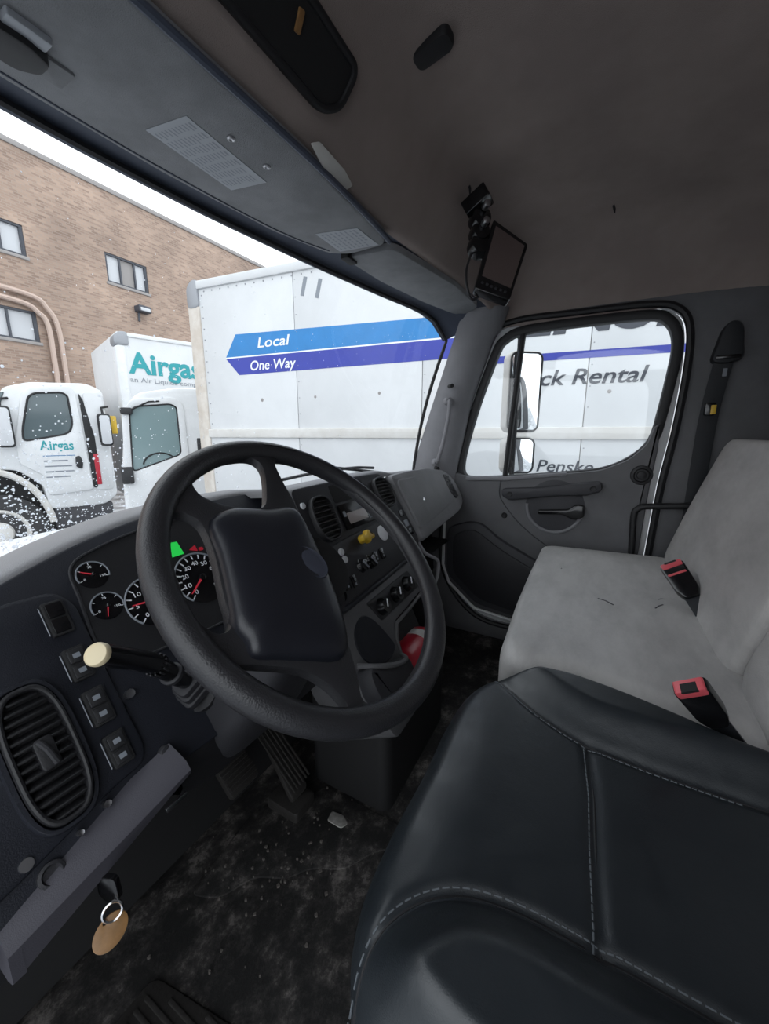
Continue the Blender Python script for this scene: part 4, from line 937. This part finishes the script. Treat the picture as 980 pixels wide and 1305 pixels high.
for i, (x, y) in enumerate(((-0.200, 0.561), (-0.124, 0.560))):
    tag(lathe('visor_screw', FV.sub(x, -y, 0.0), [(0.007, -0.002), (0.0065, 0.002), (0.004, 0.003), (0.0015, 0.0015)], 'steel', None, seg=14),
        ('round steel screw on the visor, nearer the driver door' if i == 0 else 'round steel screw on the visor, nearer the middle of the cab'), 'screw')
vc = thing('visor_clip', 'black plastic visor pivot clip with a pale latch at the header', 'clip', (-0.425, 0.66, 1.41))
solid('clip_body', FV, [rpoly(vloop([(-0.50, 0.690), (-0.425, 0.690), (-0.405, 0.672), (-0.405, 0.645), (-0.43, 0.635), (-0.50, 0.640)]), 0.008)], -0.004, 0.016, 0.004, 'rubber', vc)
plate('latch', FV, -0.455, -0.412, -0.640, -0.620, 0.0, 0.008, 'sticker', vc, 0.003, 0.002)
plate('clip_base', FV, -0.425, -0.375, -0.690, -0.650, -0.002, 0.004, 'visor_grey', vc, 0.004, 0.002)

# shelf pocket in the overhead face
FO = Fr((0, 0.42, 1.512), (0, -0.79, -0.62), (1, 0, 0))
pk = thing('overhead_pocket', 'black open storage pocket in the overhead shelf above the visor', 'storage pocket', (-0.25, 0.40, 1.50))
PKO = rpoly([(-0.72, 0.060), (-0.110, 0.056), (-0.072, 0.030), (-0.070, -0.020), (-0.082, -0.034), (-0.72, -0.040)], 0.02, 6)
PKO = [(a, -b) for a, b in PKO]
solid('pocket_rim', FO, [PKO, shrink(PKO, 0.012)], -0.012, 0.010, 0.005, 'rubber', pk)
solid('pocket_floor', FO, [shrink(PKO, 0.011)], -0.012, 0.005, 0, 'black_matte', pk)
plate('tan_tag', FO.sub(-0.200, 0.0, 0.006, 0.2), -0.005, 0.005, -0.012, 0.012, 0, 0.003, 'tag_brown', pk, 0.002, 0.001)
pp = tag(solid('folded_paper', Fr((-0.045, 0.474, 1.428), (0.1, -0.62, -0.6), (1, -0.05, 0.0)), [rpoly([(-0.072, 0.006), (-0.055, 0.017), (0.030, 0.012), (0.072, 0.002), (0.060, -0.012), (-0.02, -0.010)], 0.004)], -0.002, 0.002, 0.0005, 'paper'),
         'folded white paper tucked between the visor and the overhead shelf', 'paper')
dl = thing('headliner_fitting', 'small black oblong plastic fitting on the headliner', 'fitting', (0.027, 0.31, 1.567))
FM_ = Fr((0.030, 0.312, 1.604), (0, -0.10, -0.99), (0.1, 1, 0))
pillow('cover', FM_, rrect(-0.036, 0.036, -0.019, 0.019, 0.013, 6), (0, 0), [(1, -0.01), (1, 0.006), (0.92, 0.011), (0.7, 0.013), (0.3, 0.014)], None, 'rubber', dl)
for (x, y, z, L, lab) in ((0.395, 0.355, 1.585, 0.030, 'small dark snag hanging from the headliner beside the monitor bracket'), (0.70, 0.02, 1.59, 0.018, 'small dark nick in the headliner toward the rear of the roof')):
    tag(tube('headliner_snag', [(x, y, z+0.004), (x+0.004, y-0.004, z-L*0.3), (x-0.002, y-0.006, z-L)], [0.003, 0.0035, 0.0012], 'rubber', None, seg=6), lab, 'snag')

# backup camera monitor
mo = thing('monitor', 'small black rear-view monitor on a bracket under the headliner', 'monitor', (0.42, 0.31, 1.55))
Q = [Vector(p) for p in ((0.420, 0.292, 1.500), (0.450, 0.205, 1.435), (0.402, 0.235, 1.289), (0.364, 0.318, 1.322))]   # TL TR BR BL
mc = sum(Q, Vector())/4; me1 = (Q[1]-Q[0]+Q[2]-Q[3]).normalized(); me2 = (Q[0]-Q[3]+Q[1]-Q[2]).normalized()
mn = me1.cross(me2).normalized()
if mn.dot(CAM-mc) < 0: mn = -mn
FMo = Fr(mc, mn, me1); ql = [((p-mc).dot(FMo.e1), (p-mc).dot(FMo.e2)) for p in Q]
solid('housing', FMo, [rpoly(ql, 0.008)], -0.026, 0.004, 0.004, 'black_gloss', mo)
def mlerp(u, v):
    a = Vector(ql[0]).lerp(Vector(ql[1]), u); b = Vector(ql[3]).lerp(Vector(ql[2]), u); return tuple(a.lerp(b, v))
solid('screen', FMo, [[mlerp(0.10, 0.07), mlerp(0.92, 0.07), mlerp(0.92, 0.80), mlerp(0.10, 0.80)]], 0.003, 0.0052, 0, 'screen', mo)
for i in range(6):
    c_ = mlerp(0.16+0.13*i, 0.89); plate('button', FMo, c_[0]-0.0035, c_[0]+0.0035, c_[1]-0.003, c_[1]+0.003, 0.003, 0.0065, 'dash_mid', mo, 0.001, 0.0005)
bk0 = Vector((0.405, 0.325, 1.530))
plate('bracket_plate', Fr(bk0, (0.0, -0.5, -0.85), (0, 1, -0.5)), -0.034, 0.034, -0.026, 0.026, -0.03, 0.004, 'black_gloss', mo, 0.006, 0.002)
tube('bracket_arm', [bk0, bk0+Vector((-0.005, 0.0, -0.045)), bk0+Vector((0.0, -0.008, -0.085)), mc-mn*0.02+Vector((-0.005, 0.02, 0.045))], 0.015, 'black_gloss', mo, seg=10)
for dz, r in ((-0.03, 0.027), (-0.062, 0.025), (-0.092, 0.028)):
    lathe('bracket_joint', Fr(bk0+Vector((-0.004, -0.004, dz)), (-0.7, -0.55, 0.2)), [(r, -0.018), (r*1.05, 0.0), (r*0.9, 0.014), (r*0.5, 0.018)], 'black_gloss', mo, seg=16)
for dz in (-0.010, -0.048):
    lathe('wing_nut', Fr(bk0+Vector((-0.022, -0.022, dz)), (-0.7, -0.6, 0.1)), [(0.009, -0.008), (0.009, 0.010), (0.005, 0.012)], 'steel', mo, seg=10)
tube('cable', crom([bk0+Vector((-0.012, 0.004, -0.09)), bk0+Vector((-0.028, 0.02, -0.15)), bk0+Vector((-0.03, 0.015, -0.20)), bk0+Vector((-0.015, 0.0, -0.225)), mc-mn*0.024+Vector((-0.01, 0.01, -0.03))], 6, False), 0.0032, 'rubber', mo, seg=8)

# windscreen wiper outside the glass
wp = thing('windscreen_wiper', 'black wiper blade resting along the bottom of the windscreen', 'wiper', (0.5, 0.95, 0.79))
tube('blade', [ws(x, t, 0.014) for x, t in ((0.30, 0.965), (0.42, 0.950), (0.54, 0.940), (0.66, 0.942), (0.74, 0.955))], 0.006, 'rubber', wp, seg=6)
tube('arm', [ws(0.52, 0.930, 0.03), ws(0.62, 0.955, 0.03), ws(0.80, 1.0, 0.02)], 0.006, 'black_matte', wp, seg=6)

# sleet on the glass, thick at the lower left
geos = []
for i in range(3200):
    x = -0.62+abs(random.gauss(0, 0.24)); t = 1-abs(random.gauss(0, 0.20))
    if i % 7 == 0: x = random.uniform(-0.6, 0.85); t = random.uniform(0.03, 0.97)
    if t < 0.02 or t > 0.99 or x > 0.85: continue
    r = random.uniform(0.0007, 0.0020)*(1.7 if random.random() < 0.15 else 1)*(0.6 if i % 7 == 0 else 1)
    c = ws(x, t, 0.001); nrm = Vector((0, -0.95, -0.30)).normalized(); F = Fr(c, nrm, (1, 0, 0)); k = random.uniform(0.7, 1.3)
    vs = [F(r*k*math.cos(a*PI/3), r*math.sin(a*PI/3)) for a in range(6)]+[F(0, 0, -r*0.7)]
    geos.append((vs, [(a, (a+1) % 6, 6) for a in range(6)]+[tuple(range(6))]))
sn = merge('sleet_specks', geos, 'snow'); tag(sn, 'white sleet specks sticking to the outside of the windscreen', 'sleet', kind='stuff')

# ------------------------------------------------------------------ floor details
fm = thing('rubber_floor_mat', 'black ribbed rubber mat on the driver side floor', 'floor mat', (-0.55, 0.30, 0.0))
solid('mat_sheet', FZ, [rpoly([(-0.84, 0.60), (-0.47, 0.60), (-0.40, 0.12), (-0.84, 0.12)], 0.02)], 0.0, 0.008, 0.003, 'pedal', fm)
for i in range(22):
    x = -0.83+i*0.0175; plate('mat_rib', FZ, x, x+0.007, 0.14, 0.585 if x < -0.49 else 0.585-(x+0.49)*4.0, 0.007, 0.011, 'pedal', fm, 0.002, 0.001)
sm = tag(solid('floor_mat_panel', Fr((0, 0, 0), (0, 0, 1)), [rpoly([(-0.36, 0.66), (-0.335, 0.60), (-0.27, 0.565), (-0.24, 0.50), (-0.20, 0.47), (-0.165, 0.40), (-0.10, 0.36), (-0.06, 0.30), (-0.02, 0.33), (-0.02, 0.56), (-0.16, 0.68)], 0.02)], 0.0, 0.004, 0.002, 'floor_grime'),
         'loose black mat panel with grimy edges under the accelerator', 'floor mat')
geos = []
for i in range(90):
    x = random.gauss(-0.20, 0.12); y = random.gauss(0.54, 0.09)
    if not (-0.6 < x < 0.15 and 0.2 < y < 0.74): continue
    r = random.uniform(0.001, 0.0042)
    k = random.randint(4, 6); a0 = random.random()*6
    lp = [(x+r*random.uniform(0.5, 1.2)*math.cos(a0+2*PI*j/k), y+r*random.uniform(0.5, 1.2)*math.sin(a0+2*PI*j/k)) for j in range(k)]
    geos.append(solid_geo(FZ, [lp], 0.004, 0.0065+random.random()*0.003))
lt = merge('floor_debris', geos, 'mud', smooth=False); tag(lt, 'small bits of dried mud and gravel scattered over the footwell floor', 'debris', kind='stuff')
tag(solid('paper_scrap', Fr((-0.085, 0.475, 0.006), (0.1, -0.15, 1)), [rpoly([(-0.016, 0.022), (0.010, 0.026), (0.018, -0.004), (0.006, -0.026), (-0.012, -0.016)], 0.006)], 0, 0.003, 0.001, 'scrap'),
    'torn off-white scrap of paper on the footwell floor', 'paper')

# ================================================================== OUTSIDE
GZ = -1.15
gr = surf('ground', lambda u, v: (u, v, GZ), lin(-40, 60, 5), lin(-40, 60, 5), 'asphalt'); struct(gr, 'wet grey asphalt yard streaked with snow', 'ground')

# own bonnet in front of the cowl
hb = surf('hood', lambda x, t: (x, 1.05+1.25*t, 0.655-0.09*(x/0.9)**2-0.05*t-0.30*t**3), lin(-0.90, 0.90, 13), lin(0, 1, 12), 'hood_white', thick=0.02)
tag(hb, 'white bonnet of the truck just beyond the windscreen', 'hood')

# wing mirror on the passenger side
mr = thing('side_mirror', 'tall chrome-backed wing mirror pair outside the passenger window', 'mirror', (1.35, 0.33, 0.72))
def mirror(a0, a1, b0, b1, r):
    F = Fr((1.35, 0, 0), (-0.80, -0.60, 0), (0.6, -0.8, 0)); y0 = 0.33
    F = Fr((1.35, y0, 0), (-0.80, -0.60, 0), (0.6, -0.8, 0))
    h = solid('housing', F, [rrect(a0-0.010, a1+0.010, b0-0.010, b1+0.010, r+0.01, 6)], -0.06, 0.0, 0.008, 'dirty_white', mr)
    solid('mirror_glass', F, [rrect(a0, a1, b0, b1, r, 6)], -0.002, 0.003, 0.001, 'mirror', mr)
    tube('bezel', [F(p[0], p[1], 0.002) for p in rrect(a0, a1, b0, b1, r, 6)], 0.005, 'rubber', mr, seg=6, closed=True)
mirror(-0.082, 0.078, 0.965, 1.335, 0.03)
mirror(-0.078, 0.068, 0.755, 0.925, 0.03)
tube('mirror_arm', [(1.30, 0.36, 1.40), (1.30, 0.36, 0.70)], 0.012, 'black_matte', mr, seg=8)
for z in (1.40, 0.70): tube('mirror_bracket', [(1.30, 0.36, z), (1.18, 0.40, z), (1.06, 0.46, z-0.02)], 0.012, 'black_matte', mr, seg=8)

# ------------------------------------------------------------------ white box truck with blue arrows
BX, BYY = 1.975, 3.61; h_ = math.radians(96.3); K = 0.85
PD = Vector((math.cos(h_), math.sin(h_), 0))
FP = Fr((BX, BYY, 0), (-PD.y, PD.x, 0), -PD)      # a = metres towards our rear, b = z
def ps(s): return -s*K
def pz(z): return 0.95+(z-0.95)*K
pt = thing('arrow_box_truck', 'white box truck with blue Local One Way arrows parked beside the passenger door', 'truck', (BX+1.2, BYY-3, GZ))
TOPZ, BOTZ, LEN = pz(2.635), -0.05, 7.0
seams = [0.10, ps(-1.40), ps(-2.785), ps(-4.165), ps(-5.55), ps(-6.93), LEN]
for s0, s1 in zip(seams, seams[1:]):
    solid('side_panel', FP, [rrect(s0+0.003, s1-0.003, BOTZ+0.1, TOPZ-0.06, 0.004, 1)], -0.05, 0.0, 0.002, 'white_panel', pt)
solid('box_core', FP, [rrect(0.02, LEN, BOTZ+0.02, TOPZ-0.03, 0.02)], -2.4, -0.02, 0, 'dirty_white', pt)
plate('top_rail', FP, 0.05, LEN, TOPZ-0.075, TOPZ, -0.06, 0.018, 'white_panel', pt, 0.02, 0.01)
plate('rub_rail', FP, 0.10, LEN, pz(0.905), pz(1.005), -0.01, 0.022, 'dirty_white', pt, 0.01, 0.008)
plate('bottom_rail', FP, 0.05, LEN, BOTZ, BOTZ+0.13, -0.05, 0.02, 'alu_grey', pt, 0.01, 0.006)
solid('corner_post', FP, [rrect(-0.03, 0.115, BOTZ, TOPZ-0.22, 0.02)], -0.09, 0.015, 0.012, 'post_beige', pt)
solid('corner_cap', FP, [rpoly([(-0.03, TOPZ-0.24), (-0.03, TOPZ-0.05), (0.04, TOPZ+0.012), (0.11, TOPZ+0.012), (0.115, TOPZ-0.24)], 0.05, 6)], -0.09, 0.020, 0.012, 'alu_grey', pt)
geos = []
for i in range(60):
    geos.append(lathe_geo(FP.sub(0.18+i*0.10, TOPZ-0.10, 0), [(0.008, 0), (0.006, 0.004)], 6))
for i in range(22): geos.append(lathe_geo(FP.sub(0.145, BOTZ+0.2+i*0.10, 0), [(0.007, 0), (0.005, 0.004)], 6))
for s in seams[1:-1]:
    for i in range(16): geos.append(lathe_geo(FP.sub(s+0.02, BOTZ+0.2+i*0.14, 0), [(0.005, 0), (0.004, 0.002)], 6))
rv = merge('rivets', geos, 'alu_grey', pt); rv['kind'] = 'stuff'
solid('light_blue_arrow', FP, [[(ps(-0.46), pz(1.797)), (ps(-0.62), pz(2.03)), (ps(-3.35), pz(1.965)), (ps(-3.35), pz(1.797))]], 0, 0.0015, 0, 'arrow_light_blue', pt)
solid('dark_blue_arrow', FP, [[(ps(-0.46), pz(1.783)), (ps(-3.35), pz(1.783)), (ps(-3.35), pz(1.615)), (ps(-0.635), pz(1.60))]], 0, 0.0015, 0, 'arrow_dark_blue', pt)
plate('white_keyline', FP, ps(-0.46), ps(-3.35), pz(1.783), pz(1.797), 0, 0.0012, 'ink_white', pt, 0.001, 0)
plate('blue_stripe', FP, ps(-3.30), ps(-5.4), pz(1.542), pz(1.600), 0, 0.0015, 'arrow_dark_blue', pt, 0.001, 0)
text('lettering', 'Local', FP, ps(-0.915), pz(1.870), 0.105*K, 'ink_white', pt, width=0.42*K, shear=0.18, bold=0.012, c=0.0025)
text('lettering', 'One Way', FP, ps(-0.80), pz(1.640), 0.105*K, 'ink_white', pt, width=0.60*K, shear=0.18, bold=0.012, c=0.0025)
text('lettering', 'PENSKE', FP, ps(-3.30), pz(1.752), 0.34*K, 'ink_dark', pt, width=2.0*K, shear=0.18, bold=0.035, c=0.0015)
text('lettering', 'Truck Rental', FP, ps(-3.52), pz(1.345), 0.125*K, 'ink_dark', pt, width=1.06*K, shear=0.22, bold=0.015, c=0.0015)
text('lettering', 'Penske', FP, ps(-3.835), pz(0.630), 0.105*K, 'ink_dark', pt, width=0.44*K, shear=0.22, bold=0.012, c=0.0015)
for s, z in ((-1.53, 2.40), (-1.70, 2.36)):
    plate('reflector_decal', FP.sub(ps(s), pz(z), 0, -0.28), -0.018, 0.018, -0.075, 0.075, 0, 0.0015, 'ink_grey', pt, 0.001, 0)
for s, z, r in ((-0.93, 1.32, 0.02), (-1.62, 1.33, 0.016), (-2.35, 1.34, 0.016), (-4.33, 1.28, 0.016)):
    lathe('dent_mark', FP.sub(ps(s), pz(z), 0), [(r*K, 0), (r*K*0.8, 0.0015)], 'coping', pt, seg=8)
def wheel(parent, F, r, w, name='wheel'):
    wv = lathe(name, F, [(r*0.60, -w), (r*0.97, -w), (r, -w*0.85), (r, -w*0.1), (r*0.95, 0.0), (r*0.64, 0.004), (r*0.60, -0.03)], 'tyre', parent, seg=36)
    lathe('wheel_rim', F, [(r*0.61, -0.06), (r*0.62, 0.0), (r*0.56, 0.0), (r*0.50, -0.05), (r*0.30, -0.04), (r*0.26, 0.02), (r*0.14, 0.03)], 'dirty_white', wv, seg=30)
    for k in range(8):
        a = 2*PI*k/8; lathe('lug_nut', F.sub(r*0.36*math.cos(a), r*0.36*math.sin(a), -0.045), [(0.018, 0), (0.016, 0.03)], 'steel', wv, seg=6)
wheel(pt, FP.sub(2.0, GZ+0.5, -0.1), 0.5, 0.5); wheel(pt, FP.sub(6.4, GZ+0.5, -0.15), 0.5, 0.3)
plate('chassis_rail', FP, 0.2, LEN, -0.35, -0.06, -1.5, -0.9, 'black_matte', pt, 0.02, 0.01)

# ------------------------------------------------------------------ gas company truck: cab facing left with its box behind
d2 = Vector((math.cos(math.radians(-17)), math.sin(math.radians(-17)), 0)); TB = (2.363, 7.565)
FT = Fr((TB[0], TB[1], 0), (d2.y, -d2.x, 0), d2)
at = thing('delivery_truck', 'white delivery truck with teal lettering on its cab door and tall box', 'truck', (TB[0]+0.6, TB[1]+0.8, GZ))
CABO = rpoly([(-0.60, 1.62), (-0.30, 1.72), (0.40, 1.76), (0.62, 1.66), (0.64, -0.10), (0.45, -0.25), (-0.30, -0.25), (-0.34, 0.15), (-0.60, 0.40), (-0.98, 0.44), (-1.30, 0.30), (-1.50, -0.20), (-1.80, -0.25), (-1.90, 0.05), (-1.85, 0.42), (-1.20, 0.72), (-0.92, 0.82)], 0.08, 5)
solid('cab_body', FT, [CABO], -2.1, 0.0, 0.03, 'white_paint', at)
WIN = rpoly([(-0.475, 0.835), (-0.46, 1.02), (-0.335, 1.50), (-0.25, 1.565), (0.08, 1.595), (0.145, 1.545), (0.155, 1.12), (0.11, 0.985), (0.02, 0.935)], 0.07, 5)
solid('door', FT, [rpoly([(-0.56, 0.50), (-0.56, 0.86), (-0.40, 1.56), (-0.26, 1.66), (0.20, 1.70), (0.245, 1.60), (0.275, 0.90), (0.30, 0.02), (-0.28, -0.02), (-0.30, 0.30)], 0.06, 5), WIN], -0.01, 0.03, 0.012, 'white_paint', at)
solid('door_window', FT, [WIN], -0.02, 0.012, 0, 'dark_glass', at)
tube('window_gasket', [FT(p[0], p[1], 0.022) for p in WIN], 0.016, 'rubber', at, seg=6, closed=True)
solid('windscreen', FT, [rpoly([(-0.66, 1.54), (-0.58, 1.56), (-0.84, 0.86), (-0.94, 0.85)], 0.02)], -2.0, 0.012, 0.01, 'dark_glass', at)
text('lettering', 'Airgas', FT, -0.30, 0.700, 0.15, 'ink_teal', at, width=0.42, bold=0.02, c=0.032)
for i, (w, m_) in enumerate(((0.40, 'ink_blue'), (0.30, 'ink_grey'), (0.34, 'ink_grey'), (0.36, 'ink_grey'), (0.30, 'ink_grey'))):
    plate('small_print', FT, -0.28, -0.28+w, 0.60-i*0.085, 0.622-i*0.085+(0 if i else -0.01), 0.03, 0.032, m_, at, 0.002, 0)
solid('door_handle', FT, [rpoly([(0.11, 0.42), (0.12, 0.58), (0.18, 0.60), (0.215, 0.50), (0.19, 0.37)], 0.03)], 0.02, 0.05, 0.01, 'rubber', at)
plate('rear_cab_panel', FT, 0.34, 0.60, 0.0, 1.62, -0.02, 0.015, 'white_panel', at, 0.06, 0.01)
solid('door_gap', FT, [rpoly([(0.285, 1.60), (0.33, 1.50), (0.42, 0.90), (0.42, 0.35), (0.36, 0.05), (0.31, 0.05)], 0.02)], -0.01, 0.020, 0.002, 'black_matte', at)
plate('red_reflector', FT, 0.365, 0.43, 0.10, 0.62, 0.0, 0.024, 'red', at, 0.01, 0.002)
plate('step_box', FT, -0.25, 0.55, -0.60, -0.22, -0.5, -0.03, 'door_dark', at, 0.04, 0.02)
for (s, z0, z1, w, nm) in ((-0.66, 0.75, 1.35, 0.10, 'mirror_head'), (0.56, 0.75, 1.28, 0.09, 'mirror_head')):
    plate(nm, FT, s-w, s+w, z0, z1, 0.10, 0.20, 'rubber', at, 0.05, 0.03)
    plate('mirror_glass', FT, s-w+0.02, s+w-0.02, z0+0.03, z1-0.03, 0.19, 0.205, 'curtain', at, 0.04, 0.004)
    tube('mirror_arm', [FT(s, z1-0.05, 0.12), FT(s, z1+0.1, 0.06), FT(s+0.1, z1+0.12, 0.0)], 0.02, 'black_matte', at, seg=6)
solid('wheel_well', FT, [ell(-0.93, -0.45, 0.80, 0.92, 36)], -0.5, -0.35, 0, 'black_matte', at)
wheel(at, FT.sub(-0.93, GZ+0.60, -0.02), 0.60, 0.3, 'front_wheel')
tube('wheel_arch', [FT(-0.93+0.66*math.cos(a), GZ+0.55+1.00*math.sin(a), -0.01) for a in lin(0.15, PI-0.15, 20)], 0.05, 'dirty_white', at, seg=8)
BZ0, BZ1, BS = -0.25, 2.66, 0.907
solid('box_body', FT, [rrect(BS+0.02, BS+5.5, BZ0, BZ1, 0.03)], -2.5, -0.05, 0.02, 'white_panel', at)
plate('box_corner_post', FT, BS-0.02, BS+0.14, BZ0, BZ1-0.22, -0.30, -0.035, 'white_paint', at, 0.05, 0.03)
solid('box_corner_cap', FT, [rpoly([(BS-0.03, BZ1-0.22), (BS-0.03, BZ1-0.08), (BS+0.07, BZ1+0.015), (BS+0.20, BZ1+0.015), (BS+0.20, BZ1-0.22)], 0.06, 6)], -0.30, -0.03, 0.03, 'alu_grey', at)
plate('box_top_rail', FT, BS+0.18, BS+5.5, BZ1-0.07, BZ1, -0.08, -0.03, 'white_paint', at, 0.02, 0.01)
text('lettering', 'Airgas', FT, 1.055, 2.005, 0.36, 'ink_teal', at, width=1.22, bold=0.03, c=-0.045)
text('lettering', 'an Air Liquide company', FT, 1.06, 1.85, 0.085, 'ink_grey', at, width=1.30, bold=0.0, c=-0.045)
lathe('marker_lamp', FT.sub(1.10, 1.42, -0.05), [(0.035, 0), (0.03, 0.03)], 'red', at, seg=10)
plate('yellow_strap', FT, 0.66, 0.76, 0.95, 1.25, -0.3, 0.02, 'yellow', at, 0.02, 0.01)
wheel(at, FT.sub(4.2, GZ+0.5, -0.1), 0.5, 0.5, 'rear_wheel')

# ------------------------------------------------------------------ small white cab-over truck in front of it
d3 = Vector((math.cos(math.radians(-28)), math.sin(math.radians(-28)), 0))
K3 = 1.082
class FrS(Fr):
    def __call__(s, a, b, c=0.0): return s.o+s.e1*(a*K3)+s.e2*(0.95+(b-0.95)*K3)+s.n*c
FU = FrS((-0.72+2.587*K3, 4.308*K3, 0), (d3.y, -d3.x, 0), d3)
ct = thing('cabover_truck', 'white flat-fronted cab-over truck half hidden behind the arrow truck', 'truck', (2.3, 5.1, GZ))
solid('cab_body', FU, [rpoly([(-0.23, 1.22), (-0.10, 1.38), (0.30, 1.46), (1.10, 1.47), (1.15, 1.40), (1.15, -0.35), (-0.30, -0.35), (-0.34, 0.10), (-0.32, 0.55)], 0.07, 5)], -1.6, 0.0, 0.04, 'white_paint', ct)
CW = rpoly([(-0.190, 1.160), (-0.14, 1.235), (0.20, 1.275), (0.262, 1.245), (0.262, 0.72), (-0.225, 0.545)], 0.05, 5)
solid('door', FU, [rpoly([(-0.26, 1.16), (-0.16, 1.31), (0.24, 1.35), (0.335, 1.28), (0.345, 0.0), (-0.30, -0.05), (-0.30, 0.45)], 0.05, 5), CW], -0.01, 0.02, 0.008, 'white_paint', ct)
solid('door_window', FU, [CW], -0.02, 0.008, 0, 'teal_glass', ct)
tube('window_gasket', [FU(p[0], p[1], 0.014) for p in CW], 0.010, 'rubber', ct, seg=6, closed=True)
tube('cabin_wheel', [FU(0.05+0.17*math.cos(a), 0.60+0.14*math.sin(a), 0.012) for a in lin(0.35, PI-0.15, 14)], 0.009, 'black_matte', ct, seg=6)
plate('front_mirror', FU, -0.33, -0.22, 0.42, 0.60, 0.02, 0.07, 'rubber', ct, 0.02, 0.01)
plate('roof_mirror', FU, -0.27, -0.16, 1.15, 1.22, 0.02, 0.06, 'rubber', ct, 0.02, 0.01)
tube('mirror_arm', [FU(-0.17, 1.20, 0.05), FU(0.0, 1.29, 0.03), FU(0.10, 1.30, 0.02)], 0.009, 'black_matte', ct, seg=6)
plate('cab_vent', FU, 0.44, 0.50, 0.60, 0.90, 0.0, 0.01, 'rubber', ct, 0.01, 0.002)
plate('rear_deck', FU, 1.16, 1.55, -0.40, 0.0, -1.6, -0.05, 'dirty_white', ct, 0.04, 0.02)
wheel(ct, Fr(FU.o+d3*0.4+Vector((0, 0, GZ+0.40))-FU.n*0.02, FU.n, d3), 0.40, 0.22, 'front_wheel')

# ------------------------------------------------------------------ brick building
bb = thing('brick_building', 'tan brick warehouse with small aluminium windows across the yard', 'building', (12, 20, GZ))
FBk = Fr((0, 18, 0), (0, -1, 0), (1, 0, 0))
def brect(x0, x1, z0, z1): return [(x0, z0), (x1, z0), (x1, z1), (x0, z1)]
WINS = [(4.75, 6.45, 6.96, 7.95, (0.02, 0.62)), (9.02, 10.69, 7.00, 8.10, (0.34, 0.69)), (4.55, 6.43, 4.17, 5.20, (0.02, 0.58))]
solid('brick_wall', FBk, [brect(-14, 44, GZ, 10.35)]+[brect(*w[:4]) for w in WINS], -0.4, 0.0, 0, 'brick', bb)
plate('parapet_coping', FBk, -14, 44, 10.35, 10.52, -0.45, 0.06, 'coping', bb, 0.02, 0.01)
solid('building_core', FBk, [brect(-14, 44, GZ, 10.3)], -9, -0.38, 0, 'coping', bb)
for x0, x1, z0, z1, cuts in WINS:
    w = solid('window', FBk, [brect(x0, x1, z0, z1), brect(x0+0.07, x1-0.07, z0+0.07, z1-0.07)], -0.2, -0.03, 0, 'ink_dark', bb)
    xs = [x0+0.07]+[x0+(x1-x0)*c for c in cuts]+[x1-0.07]
    for i, (a, b) in enumerate(zip(xs, xs[1:])):
        if b-a < 0.05: continue
        solid('window_pane', FBk, [brect(a+0.03, b-0.03, z0+0.07, z1-0.07)], -0.18, -0.12, 0, 'curtain' if i != 1 or x0 < 9 else 'coping', w)
        plate('mullion', FBk, b-0.03, b+0.03, z0+0.05, z1-0.05, -0.16, -0.04, 'ink_dark', w, 0.005, 0)
    plate('window_ledge', FBk, x0-0.05, x1+0.05, z0-0.10, z0, -0.1, 0.05, 'coping', w, 0.01, 0.005)
for i, (dz, dx) in enumerate(((0.0, 0.0), (-0.30, -0.30))):
    pth = crom([(-3, 17.85, 5.72+dz), (3, 17.85, 5.74+dz), (6.1+dx, 17.85, 5.72+dz), (6.75+dx, 17.85, 5.35+dz*0.6), (6.98+dx, 17.85, 4.75), (7.0+dx, 17.85, 3.5), (7.0+dx, 17.85, 1.0)], 6, False)
    tag(tube('wall_conduit', pth, 0.085, 'conduit', None, seg=8), ('outer' if i == 0 else 'inner') + ' pale conduit pipe bending down the brick wall', 'pipe', 'conduits on the brick wall')
wl_ = thing('wall_lamp', 'dark rectangular floodlight on the brick wall below the window', 'lamp', (10.2, 17.8, 6.1))
plate('lamp_housing', FBk, 9.95, 10.50, 6.10, 6.36, 0.0, 0.35, 'ink_dark', wl_, 0.05, 0.03)
plate('lamp_lens', FBk, 10.02, 10.43, 6.14, 6.27, 0.33, 0.37, 'curtain', wl_, 0.03, 0.01)
tube('lamp_conduit', [(10.1, 17.95, 6.1), (10.08, 17.95, 5.75)], 0.05, 'ink_dark', wl_, seg=6)
